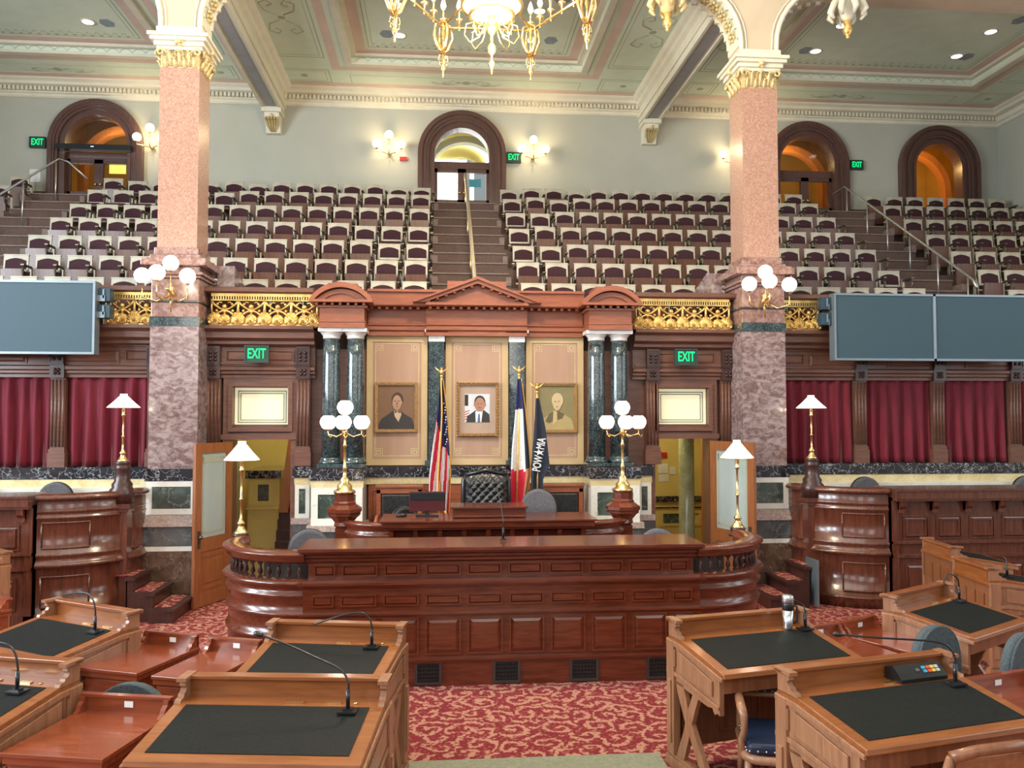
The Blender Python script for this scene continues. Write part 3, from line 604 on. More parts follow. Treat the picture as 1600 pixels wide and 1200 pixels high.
# arch wall carried by the piers, with quarter-round brackets
R = .92; zs = 7.86
def bracket_poly(cx, out=False):
    L_ = [(cx-.26,7.66),(cx-.26,zs)]+[(cx-.26-R+R*math.cos(a), zs+R*math.sin(a)) for a in [PI/2*k/10 for k in range(1,11)]]
    Rr = [(2*cx-x, z) for x, z in L_][::-1]; return L_, Rr
a = MB()
for s in (-1,1):
    cx = 4.05*s; L_, Rr = bracket_poly(cx)
    poly = L_+[(cx-1.55, zs+R),(cx-1.55, 8.97),(cx+1.55,8.97),(cx+1.55,zs+R)]+Rr
    a.prism(poly, 'y', 11.46, 11.98)
a.box(-XR,-5.6,11.46,11.98,8.75,11.2); a.box(-2.5,2.5,11.46,11.98,8.75,11.2); a.box(5.6,XR,11.46,11.98,8.75,11.2); a.box(-5.6,-2.5,11.46,11.98,8.96,11.2); a.box(2.5,5.6,11.46,11.98,8.96,11.2)
struct(a, 'wall_arch', M['buff'])
b = MB()
for s in (-1,1):
    cx = 4.05*s
    for d in (-1,1):
        pts = [(cx+d*(.26), 11.455, 7.70),(cx+d*.26,11.455,zs)]+[(cx+d*(.26+R-R*math.cos(q)),11.455,zs+R*math.sin(q)) for q in [PI/2*k/10 for k in range(1,11)]]+[(cx+d*1.5,11.455,zs+R)]
        b.tube(pts, .035, 6); b.tube([(x-d*.07,y,z+.02*(z>zs)) for x,y,z in pts], .012, 5)
        for k in range(1,10):      # framed rosettes on the soffit
            q = PI/2*k/9.5; x = cx+d*(.26+R-R*math.cos(q)); z = zs+R*math.sin(q); nx, nz = d*math.cos(q), -math.sin(q)
            for yy in (11.51,11.93): b.cb((x,yy,z),(.07,.045,.12))
        b.prism([(cx+d*(.26+R-(R-.012)*math.cos(PI/2*k/10)), zs+(R-.012)*math.sin(PI/2*k/10)) for k in range(11)]+[(cx+d*(.26+R-(R+.01)*math.cos(PI/2*k/10)), zs+(R+.01)*math.sin(PI/2*k/10)) for k in range(10,-1,-1)],'y',11.46,11.98)
    b.box(cx-.30,cx+.30,11.40,12.03,7.66,7.76)
struct(b, 'trim_4', M['cream'])
for s in (-1,1):
    cx = 4.05*s
    for d in (-1,1):
        for k in range(1,8):
            q = PI/2*(k+.2)/8; x = cx+d*(.26+R-(R-.03)*math.cos(q)); z = zs+(R-.03)*math.sin(q)
            if (s,d) in ((1,-1),(-1,1)):
                m = MB(Matrix.Translation((x,11.72,z)) @ Matrix.Rotation(-d*(PI/2-q)*1.0 if d>0 else (PI/2-q),4,'Y'))
                for j in range(6): m.ball((.06*math.cos(j*PI/3),.09*math.sin(j*PI/3),0),.03,6,sz=.7)
                m.ball((0,0,-.01),.03,6); m.cur=1; m.box(-.07,.07,-.15,.15,.012,.02)
                o = m.build('rosette', [M['gilt'], M['olive']]); tag(o, 'gilded rosette in the curved bracket soffit above the %s pier, %s from the capital' % ('left' if s<0 else 'right', ORD[k]), 'rosette', 'soffit rosettes of the arch')
# plaster bosses hanging below the arch
for x, lab, mm in ((5.38,'foliage drop boss hanging from the arch right of the right pier','cream'),(2.70,'gilded drop boss hanging from the arch left of the right pier','gold')):
    t = thing('drop_boss', lab, 'ornament', (x,11.5,8.75)); b = MB()
    for j in range(8): a_ = j*PI/4; b.tube([(x,11.45,8.74),(x+.2*math.cos(a_),11.45+.2*math.sin(a_),8.5),(x+.26*math.cos(a_),11.45+.26*math.sin(a_),8.36),(x+.2*math.cos(a_),11.45+.2*math.sin(a_),8.28)],[.05,.05,.045,.02],6)
    b.lathe([(.12,8.74),(.14,8.5),(.1,8.3),(.001,8.22)],(x,11.45,0),10); b.build('foliage', M['cream' if mm=='cream' else 'gilt'], t)
    b = MB(); b.lathe([(.03,.3),(.07,.26),(.045,.2),(.075,.14),(.05,.08),(.02,.05),(.03,.03),(.001,0)],(x,11.45,7.98),12); b.build('finial', M['gold'], t)
# pier lamps
def pier_lamp(s):
    side = 'left' if s < 0 else 'right'; x, y, z = 4.05*s-.02, 11.42, 4.12
    t = thing('pier_lamp', 'brass bracket with four lit globes on the %s pier' % side, 'wall light', (x,y,z), 0, 'globe lamps on the piers')
    a = MB(); a.lathe([(.001,-.03),(.06,0),(.03,.05),(.045,.1),(.001,.14)],(x,y-.1,z-.02),10); a.tube([(x,y,z),(x,y-.12,z),(x,y-.3,z+.04)],.02,6)
    a.tube([(x,y-.12,z-.25),(x,y-.1,z-.1),(x,y-.12,z)],[.008,.02,.02],6); gl = [(-.30,-.32,.13),(-.07,-.46,.15),(.27,-.32,.13),(.0,-.14,.33)]
    for dx, dy, dz in gl: a.tube([(x,y-.1,z),(x+dx*.5,y+dy*.7,z-.12),(x+dx,y+dy,z-.08),(x+dx,y+dy,z+dz-.09)],.011,6); a.lathe([(.012,-.1),(.03,-.08),(.05,-.065)],(x+dx,y+dy,z+dz+.05),8)
    a.build('bracket', M['brass'], t)
    for dx, dy, dz in gl: MB().ball((x+dx,y+dy,z+dz+.07),.105,14).build('globe', M['globe'], t)
    point('pier_lamp_light',(x,y-.75,z+.25),14,(1,.86,.66),.12)
pier_lamp(-1); pier_lamp(1)

# ================================================================== LOWER FACADE (y = 12)
# wall sections, leaving the two doorways and their transoms open
w = MB()
w.box(-XR,-3.40,YW,YW+.2,0,3.45); w.box(-2.58,-.001,YW,YW+.2,0,3.45); w.box(0,2.58,YW,YW+.2,0,3.45); w.box(3.40,XR,YW,YW+.2,0,3.45)
for s in (-1,1): x0, x1 = sorted((2.58*s, 3.40*s)); w.box(x0,x1,YW,YW+.2,2.20,2.38); w.box(x0,x1,YW,YW+.2,2.9,3.45)
struct(w, 'wall_rostrum', M['wall_wood'])
# entablature and balcony front
def facade_side(s):
    m = MB(); m.cur = 0
    segs_ = [(-XR,-4.37),(-3.74,-2.27)]
    for a_, b_ in segs_:
        m.mould([(.10,3.03),(.10,3.07),(.13,3.09),(.13,3.12),(.16,3.14),(.16,3.18),(.12,3.2),(.12,3.46),(.2,3.50),(.2,3.54),(.27,3.58),(.27,3.66),(.34,3.70),(.34,3.74)], a_, b_, YW)
        m.box(a_,b_,YW-.33,YW+.1,3.70,3.745)
        m.mould([(.30,4.19),(.36,4.21),(.36,4.26),(.30,4.28)], a_, b_, YW); m.box(a_,b_,YW-.05,YW+.1,4.19,4.28)
    m.box(-3.74,-2.3,YW-.14,YW-.12,3.22,3.25); m.panel(-3.5,-2.56,3.25,3.42,YW-.12)
    m.panel(-4.85,-4.5,3.25,3.42,YW-.12); m.box(-5.0,-4.37,YW-.15,YW,3.46,3.5)
    x = -5.9
    while x > -11: m.panel(x+.1,x+.98,3.22,3.42,YW-.12); x -= 1.22
    return m if s < 0 else mir(m)
for s in (-1,1): struct(facade_side(s), 'trim_5', M['wall_wood'])
# pilasters with carved blocks
def pilaster(x, s, label, z1=3.5, wd=.19):
    t = thing('pilaster', label, 'pilaster', (x, YW-.1, 1.8), 0, 'fluted wooden pilasters')
    y = YW; b = MB(); h = wd/2
    b.box(x-h,x+h,y-.12,y,2.05,3.02)
    for k in range(4): xx = x-h+.022+k*(wd-.044)/3; b.tube([(xx,y-.125,2.08),(xx,y-.125,3.0)],.016,6)
    b.build('shaft', M['wall_wood'], t)
    c_ = MB(); c_.box(x-h-.02,x+h+.02,y-.15,y,1.80,2.0); c_.box(x-h-.01,x+h+.01,y-.14,y,2.0,2.05); c_.build('base', M['wall_wood'], t)
    d = MB(); d.box(x-h,x+h,y-.17,y,3.02,3.20)
    for j in range(4): d.ball((x+.035*math.cos(j*PI/2+PI/4),y-.175,3.11+.035*math.sin(j*PI/2+PI/4)),.024,8)
    d.ball((x,y-.18,3.11),.018,8); d.box(x-h,x+h,y-.19,y,3.20,3.47); d.frame(x-h,x+h,3.22,3.45,y-.19,.018,.01)
    for j in range(6): d.ball((x+.035*(1 if j%2 else -1),y-.195,3.28+.05*(j//2)),.024,8)
    d.build('carved_block', M['darkwood'], t)
pn = {-3.655:'pilaster beside the left pier at the left doorway',-2.43:'pilaster right of the left doorway next to the green columns',2.56:'pilaster left of the right doorway next to the green columns',3.68:'pilaster beside the right pier at the right doorway'}
for x, l_ in pn.items(): pilaster(x, 1, 'fluted wooden '+l_)
for x, l_ in ((-5.73,'first fluted wooden pilaster left of the left pier between red curtains'),(-4.45,'slim fluted wooden pilaster touching the left pier beside a red curtain'),(5.71,'first fluted wooden pilaster right of the right pier between red curtains'),(6.93,'second fluted wooden pilaster right of the right pier between red curtains'),(8.15,'third fluted wooden pilaster right of the right pier at the frame edge'),(-6.95,'fluted wooden pilaster at the left frame edge beside a red curtain')): pilaster(x, 1, l_)
# curtains
def curtain(x0, x1, label):
    n = 90; nz = 14; vs = []; fs = []; ph = random.random()*6; folds = (x1-x0)*PI*2*5.5
    for j in range(nz+1):
        t_ = j/nz
        for i in range(n+1):
            u_ = i/n; x = x0+(x1-x0)*u_; a_ = .024+.034*t_
            y = YW-.06+a_*math.sin(folds*u_/(x1-x0)*1.0*(x1-x0)+ph+.5*math.sin(5*u_+ph))*1.0-.012*math.sin(17*u_+3*t_)
            vs.append((x, y, 3.03-1.22*t_))
    for j in range(nz):
        for i in range(n): a_ = j*(n+1)+i; fs.append((a_,a_+n+1,a_+n+2,a_+1))
    m = MB(); m.add(vs, fs, True); o = m.build('curtain', M['curtain']); sm = o.modifiers.new('thickness','SOLIDIFY'); sm.thickness = .006; tag(o, label, 'curtain', 'red velvet curtains')
    r = MB(); r.box(x0-.02,x1+.02,YW-.10,YW-.085,3.005,3.035); return o
curtain(-6.85,-5.84,'red velvet curtain at the left frame edge above the marble band'); curtain(-5.62,-4.56,'red velvet curtain between left pier and the first pilaster behind a desk lamp')
curtain(4.45,5.60,'red velvet curtain just right of the right pier behind a desk lamp'); curtain(5.82,6.82,'red velvet curtain between first and second pilasters right of the right pier')
curtain(7.04,8.04,'red velvet curtain between second and third pilasters right of the right pier'); curtain(8.26,9.2,'red velvet curtain cut by the right frame edge')
# dado: black marble band, yellow marble, white ledge, boarded wainscot
for s in (-1,1):
    xs_ = sorted((s*XR, s*4.37))
    m = MB(); m.box(xs_[0],xs_[1],YW-.16,YW,1.64,1.80); m.cur = 1; m.box(xs_[0],xs_[1],YW-.15,YW,1.53,1.64); m.cur = 2; m.box(xs_[0],xs_[1],YW-.32,YW,1.44,1.53); m.cur = 3; m.box(xs_[0],xs_[1],YW-.06,YW,.6,1.44)
    x = xs_[0]
    while x < xs_[1]: m.box(x,x+.012,YW-.068,YW-.06,.6,1.44); x += .13
    struct(m, 'wall_dado', [M['blackmarble'],M['yellowmarble'],M['white'],M['press']])
def centre_dado(s):
    m = MB(); y = YW
    m.box(-2.56,-2.30,y-.16,y,1.64,1.79); m.box(-2.26,-1.52,y-.68,y,1.64,1.79); m.box(-1.52,0,y-.14,y,1.64,1.78)
    m.cur = 1; m.box(-2.54,-2.32,y-.14,y,1.54,1.64); m.box(-2.24,-1.54,y-.66,y,1.54,1.64); m.box(-1.54,0,y-.12,y,1.54,1.64)
    m.cur = 2; m.box(-2.53,-2.33,y-.12,y,1.08,1.54); m.frame(-2.53,-2.33,1.08,1.54,y-.12,.055,.02); m.box(-2.23,-1.55,y-.64,y,1.04,1.54); m.frame(-2.23,-1.55,1.04,1.54,y-.64,.09,.025)
    m.cur = 3; m.box(-2.475,-2.385,y-.126,y-.12,1.14,1.48); m.box(-2.14,-1.64,y-.648,y-.64,1.13,1.45)
    m.cur = 4; m.box(-2.57,-2.30,y-.2,y,1.0,1.08); m.box(-2.28,-1.5,y-.72,y,.96,1.04); m.cur = 5; m.box(-2.56,-2.30,y-.18,y,.5,1.0); m.box(-2.26,-1.52,y-.70,y,.5,.96)
    return m if s < 0 else mir(m)
for s in (-1,1): struct(centre_dado(s), 'wall_dado', [M['blackmarble'],M['yellowmarble'],M['white'],M['inset'],M['stonecap'],M['greymarble']])
# panelled wooden back behind the seats
m = MB(); m.box(-1.52,1.52,YW-.10,YW,.5,1.54)
for x0,x1 in ((-1.48,-1.38),(-.72,-.42),(.50,.78),(1.40,1.50)): m.panel(x0,x1,1.05,1.46,YW-.10)
struct(m, 'wall_wainscot', M['entab'])
# door and transom casings
def doorcase(s):
    m = MB(); y = YW; m.frame(-3.53,-2.53,2.19,3.03,y-.02,.075,.07); m.frame(-3.46,-2.58,2.28,2.97,y-.02,.06,.10); m.box(-3.53,-3.40,y-.10,y,0,2.2); m.box(-2.60,-2.53,y-.10,y,0,2.2); m.box(-3.55,-2.52,y-.13,y,2.17,2.24)
    return m if s < 0 else mir(m)
for s, nme in ((-1,'door_5'),(1,'door_6')):
    d = struct(doorcase(s), nme, M['wall_wood'])
    m = MB(); m.box(-3.43,-2.60,YW+.03,YW+.04,2.33,2.92); m.cur = 1
    m.frame(-3.36,-2.68,2.40,2.86,YW+.03,.05,.002); m.cur = 0; m.frame(-3.34,-2.70,2.42,2.84,YW+.028,.012,.002); m.frame(-3.30,-2.74,2.46,2.80,YW+.028,.012,.002)
    m.cur = 1
    (m if s < 0 else mir(m)).build('transom_pane', [M['transom'], M['etch']], d)
# open door leaves with frosted glass
def leaf(hx, fx, s, label):
    hinge = Vector((hx[0], hx[1], 0)); free = Vector((fx[0], fx[1], 0)); dv = free-hinge; L_ = dv.length; ang = math.atan2(dv.y, dv.x)
    t = thing('door_leaf', label, 'door', hinge, ang, 'open glazed door leaves'); H = 2.14; T = .045
    f = MB(); f.box(0,.13,-T/2,T/2,.01,H); f.box(L_-.13,L_,-T/2,T/2,.01,H); f.box(.13,L_-.13,-T/2,T/2,H-.13,H); f.box(.13,L_-.13,-T/2,T/2,.01,.17); f.box(.13,L_-.13,-T/2,T/2,.72,.90); f.box(.13,L_-.13,-.012,.012,.17,.72)
    for sg in (-1,1): f.box(.20,L_-.20,min(sg*.012,sg*.02),max(sg*.012,sg*.02),.30,.60); f.box(.16,L_-.16,min(sg*.012,sg*.018),max(sg*.012,sg*.018),.22,.26); f.box(.16,L_-.16,min(sg*.012,sg*.018),max(sg*.012,sg*.018),.64,.68)
    f.build('frame', M['door'], t, False)
    g_ = MB(); g_.box(.13,L_-.13,-.004,.004,.90,H-.13); p = g_.build('glass', M['frost'], t, False)
    e = MB()
    for yy in (-.006,.006):
        for q in ((.16,.19,.95,H-.18),(L_-.19,L_-.16,.95,H-.18),(.16,L_-.16,H-.26,H-.18),(.16,L_-.16,.95,.98)): e.box(q[0],q[1],yy-.001,yy+.001,q[2],q[3])
    e.build('etched_border', M['etch'], p, False)
    k = MB(); k.box(L_-.10,L_-.05,-.035,.035,.78,1.0); k.ball((L_-.07,-.06,.92),.028); k.ball((L_-.07,.06,.92),.028); k.build('door_handle', M['iron'], t, False)
leaf((-3.40,11.86),(-3.69,11.14),-1,'open oak door leaf with frosted glass left of the left doorway'); leaf((3.42,11.86),(3.72,10.95),1,'open oak door leaf with frosted glass right of the right doorway')
# gilded balcony grilles
def grille(x0, x1, label):
    t = thing('balcony_grille', label, 'grille', ((x0+x1)/2, 11.7, 3.75), 0, 'gilded balcony grilles'); y = YW-.28; n = max(1, round((x1-x0)/.36)); u_ = (x1-x0)/n
    m = MB(); m.box(x0,x1,y-.015,y+.015,4.15,4.19); m.box(x0,x1,y-.012,y+.012,4.09,4.105); x = x0+.02
    while x < x1: m.box(x,x+.016,y-.012,y+.012,4.10,4.15); x += .034
    m.box(x0,x1,y-.02,y+.02,3.745,3.775); m.build('rails', M['gold'], t)
    m = MB()
    for i in range(n):
        cx = x0+(i+.5)*u_; h = u_/2
        for sg in (-1,1):
            m.tube([(cx+sg*h*.98,y,4.08),(cx+sg*h*.75,y,4.03),(cx+sg*h*.35,y,3.98),(cx,y,3.96),(cx-sg*h*.4,y,3.93),(cx-sg*h*.75,y,3.88)],[.02,.016,.013,.016,.014,.02],6)
            m.tube([(cx+sg*h*.95,y,4.07),(cx+sg*h*.98,y,3.99),(cx+sg*h*.9,y,3.88)],.013,6); m.ball((cx+sg*h*.55,y,4.04),.02,6); m.ball((cx+sg*h*.6,y,3.95),.022,6); m.ball((cx+sg*h*.8,y,3.91),.024,6)
            m.tube([(cx+sg*h*.55,y,4.04),(cx+sg*h*.4,y,4.07),(cx+sg*h*.2,y,4.06)],.009,5)
        m.ball((cx,y-.01,4.005),.036,8); m.ball((cx,y,3.94),.025,8); m.tube([(cx,y,4.0),(cx,y,3.88)],.014,6)
        m.tube([(cx+h,y,4.1),(cx+h,y,3.88)],.016,6)
    m.build('scroll_lattice', M['gold'], t)
    m = MB()
    for i in range(2*n+1):
        cx = x0+i*u_/2; big = i % 2 == 0; rr = .105 if big else .085
        if i in (0, 2*n): cx += .05*(1 if i == 0 else -1)
        m.lathe([(.001,-.03),(rr*.6,-.026),(rr,0),(rr*.6,.012),(.001,.014)], (0,0,0), 12) if False else None
        k0 = len(m.v); 
        mm = MB(Matrix.Translation((cx,y-.01,3.80)) @ Matrix.Rotation(PI/2,4,'X')); mm.lathe([(rr,-.008),(rr,.004),(rr*.75,.02),(.001,.028)],(0,.02,0),14); m.add(mm.v, mm.f, True)
        for q in range(-3,4): a_ = q*.38; m.tube([(cx,y-.03,3.785),(cx+rr*.9*math.sin(a_),y-.04,3.80+rr*.95*math.cos(a_))],[.006,.012],5)
        for sg in (-1,1): m.ball((cx+sg*rr*.65,y-.035,3.785),.022,6)
    m.box(x0,x1,y-.01,y+.01,3.775,3.84); m.build('shell_band', M['gold'], t)
grille(-5.0,-4.36,'short gilded scroll grille between left screen and left pier'); grille(-3.66,-2.22,'long gilded scroll grille between left pier and left arched pediment'); grille(2.28,3.66,'long gilded scroll grille between right arched pediment and right pier'); grille(4.42,5.0,'short gilded scroll grille between right pier and right screen')
# sloping stone copings beside the piers
for s in (-1,1):
    m = MB(); m.prism([(12.0,4.62),(12.0,4.28),(13.1,4.28)],'x',min(s*3.66,s*3.42),max(s*3.66,s*3.42)); tag(m.build('stone_coping', M['purple']), 'sloping dark marble coping beside the %s pier above the grille' % ('left' if s<0 else 'right'), 'coping', 'stone copings')
# display screens and small speakers
def screen(x0, x1, z0, z1, div, label):
    t = thing('display_screen', label, 'screen', ((x0+x1)/2, 11.3, z0), 0, 'wall display boards'); y = 11.36
    m = MB(); m.box(x0,x1,y,y+.14,z0,z1); m.frame(x0,x1,z0,z1,y,.03,.02)
    for d in div: m.box(d-.02,d+.02,y-.02,y,z0,z1)
    m.build('frame', M['screenframe'], t); m = MB(); m.box(x0+.03,x1-.03,y-.006,y,z0+.03,z1-.03); m.build('panel', M['screen'], t)
    m = MB(); m.box(x0+.2,x0+.3,y+.14,y+.30,z0+.2,z1-.2); m.box(x1-.3,x1-.2,y+.14,y+.30,z0+.2,z1-.2); m.build('wall_bracket', M['iron'], t)
screen(-8.3,-5.05,3.31,4.28,(),'blue-grey display board left of the left pier above red curtains'); screen(5.06,8.1,3.29,4.25,(6.56,),'dark divided display board right of the right pier above red curtains')
for s in (-1,1):
    for j,(z,pos) in enumerate(((4.04,'upper'),(3.82,'lower'))):
        x = -4.98 if s < 0 else 5.0-.02
        t = thing('loudspeaker', '%s small dark speaker beside the %s display board' % (pos,'left' if s<0 else 'right'), 'speaker', (x,11.5,z), 0, 'small stacked speakers')
        m = MB(); m.box(x-.07,x+.09,11.42,11.56,z-.02,z+.16); m.build('cabinet', M['speaker'], t, bevel=.008)
        m = MB(); m.box(x-.1*(1 if s<0 else -.4),x+.03,11.40,11.42,z-.02,z+.06); m.box(x-.0,x+.02,11.40,11.42,z+.02,z+.14); m.build('bracket', M['screenframe'], t)
        m = MB(); m.box(x-.02,x+.04,11.56,11.70,z+.04,z+.1); m.build('mount', M['iron'], t)

# ---- rostrum order: coupled columns, pediments, entablature, panels
for s in (-1,1):
    side = 'left' if s < 0 else 'right'
    for j, x in enumerate((1.685, 2.01)):
        cx = s*x; where = ('inner' if j == 0 else 'outer')
        t = thing('marble_column', '%s dark green marble column with white capital, %s pair' % (where, side), 'column', (cx,11.62,1.8), 0, 'coupled green marble columns')
        m = MB(); m.lathe([(.128,1.93),(.126,2.5),(.118,3.3),(.112,3.57)],(cx,11.62,0),28); m.build('shaft', M['greenmarble'], t)
        m = MB(); m.box(cx-.165,cx+.165,11.455,11.785,1.80,1.85); m.lathe([(.16,1.85),(.165,1.87),(.15,1.89),(.14,1.90),(.145,1.92),(.13,1.935)],(cx,11.62,0),24); m.build('base', M['greenmarble'], t)
        m = MB(); m.lathe([(.114,3.56),(.12,3.575),(.118,3.60),(.14,3.63),(.155,3.65)],(cx,11.62,0),24); m.box(cx-.165,cx+.165,11.455,11.785,3.65,3.70); m.build('capital', M['cap'], t)
    # entablature block with arched pediment
    t = thing('arched_pediment', 'reddish wooden block with curved pediment above the %s pair of columns' % side, 'pediment', (s*1.85,11.6,3.7), 0, 'curved pediments'); cx = s*1.85; y0 = 11.42
    m = MB(); m.box(cx-.30,cx+.30,y0,12.0,3.70,4.0); m.box(cx-.31,cx+.31,y0-.012,12.0,3.70,3.77); m.box(cx-.31,cx+.31,y0-.02,12,3.775,3.79); m.box(cx-.34,cx+.34,y0-.04,12,3.97,4.0); m.build('block', M['entab'], t)
    m = MB()
    for k in range(7): m.box(cx-.33+k*.105-.018,cx-.33+k*.105+.018,y0-.10,y0-.03,3.995,4.03)
    m.build('dentils', M['entab'], t)
    m = MB(); m.box(cx-.42,cx+.42,y0-.16,12,4.03,4.065); n=16; RR=.62; h0 = .22
    def arcp(hw, hh, n=16): r_=(hw*hw+hh*hh)/(2*hh); th=math.asin(hw/r_); return [(cx+r_*math.sin(-th+2*th*k/n), 4.065+hh-r_+r_*math.cos(-th+2*th*k/n)) for k in range(n+1)]
    m.prism(arcp(.34,.13),'y',y0-.06,12); o_=arcp(.42,.235); i_=arcp(.35,.165)
    m.prism(o_+i_[::-1],'y',y0-.16,12); o_=arcp(.34,.15); i_=arcp(.24,.09); m.prism(o_+i_[::-1],'y',y0-.09,y0)
    m.box(cx-.20,cx+.20,y0+.05,12,4.2,4.315); m.build('pediment', M['entab'], t)
m = MB(); y = YW
for a_, b_, yy in ((-1.54,-.72,0),(.72,1.54,0),(-.72,.72,.08)):
    m.mould([(.10+yy,3.64),(.10+yy,3.70),(.13+yy,3.72),(.13+yy,3.77),(.15+yy,3.79),(.15+yy,3.81),(.12+yy,3.82),(.12+yy,4.0),(.16+yy,4.02)], a_, b_, y)
    x = a_+.04
    while x < b_-.03: m.box(x,x+.04,y-.26-yy,y-.16-yy,4.0,4.035); x += .108
    m.mould([(.30+yy,4.035),(.33+yy,4.05),(.33+yy,4.085)], a_, b_, y)
m.box(-1.54,1.54,y-.22,y+.1,4.085,4.26); m.box(-1.54,1.54,y-.26,y+.1,4.25,4.285)
m.prism([(-.86,4.085),(0,4.41),(.86,4.085),(.74,4.085),(0,4.355),(-.74,4.085)],'y',y-.42,y)
m.prism([(-.72,4.085),(0,4.35),(.72,4.085)],'y',y-.30,y)
for sg in (-1,1):
    for k in range(6):
        x = sg*(.68-.12*k); z = 4.10+(.72-abs(x))*.26/.72; m.box(x-.02,x+.02,y-.40,y-.30,z-.03,z+.012)
m.prism([(-.9,4.085),(0,4.45),(.9,4.085),(.86,4.085),(0,4.41),(-.86,4.085)],'y',y-.46,y)
m.box(-.42,.42,y-.2,y+.1,4.28,4.42)
struct(m, 'trim_6', M['entab'])
# tan panels with stencilled borders between pilasters
for i,(x0,x1) in enumerate(((-1.56,-.70),(-.44,.46),(.72,1.56))):
    m = MB(); m.box(x0,x1,YW-.03,YW,1.80,3.64); m.cur = 1; m.frame(x0,x1,1.80,3.64,YW-.03,.085,.012); m.cur = 2
    a_, b_, c_, d_ = x0+.12, x1-.12, 1.93, 3.54; m.frame(a_,b_,c_,d_,YW-.03,.008,.002)
    for xx in (a_,b_-.11):
        for zz in (c_,d_-.11): m.frame(xx,xx+.11,zz,zz+.11,YW-.03,.006,.003); m.frame(xx+.025,xx+.085,zz+.025,zz+.085,YW-.03,.008,.003)
    struct(m, 'wall_panel', [M['tan'], M['tanframe'], M['yellowmarble']])
for x, lab in ((-.57,'left'),(.58,'right')):
    t = thing('marble_pilaster', 'flat dark green marble pilaster with white capital behind the %s flag' % lab, 'pilaster', (x,11.9,1.8), 0, 'flat marble pilasters')
    m = MB(); m.box(x-.11,x+.11,YW-.12,YW,1.92,3.56); m.build('shaft', M['greenmarble'], t)
    m = MB(); m.box(x-.16,x+.16,YW-.16,YW,1.79,1.87); m.box(x-.13,x+.13,YW-.14,YW,1.87,1.92); m.build('base', M['greenmarble'], t)
    m = MB(); m.box(x-.115,x+.115,YW-.13,YW,3.56,3.66); m.box(x-.14,x+.14,YW-.16,YW,3.66,3.69); m.box(x-.165,x+.165,YW-.18,YW,3.69,3.735); m.build('capital', M['cap'], t)
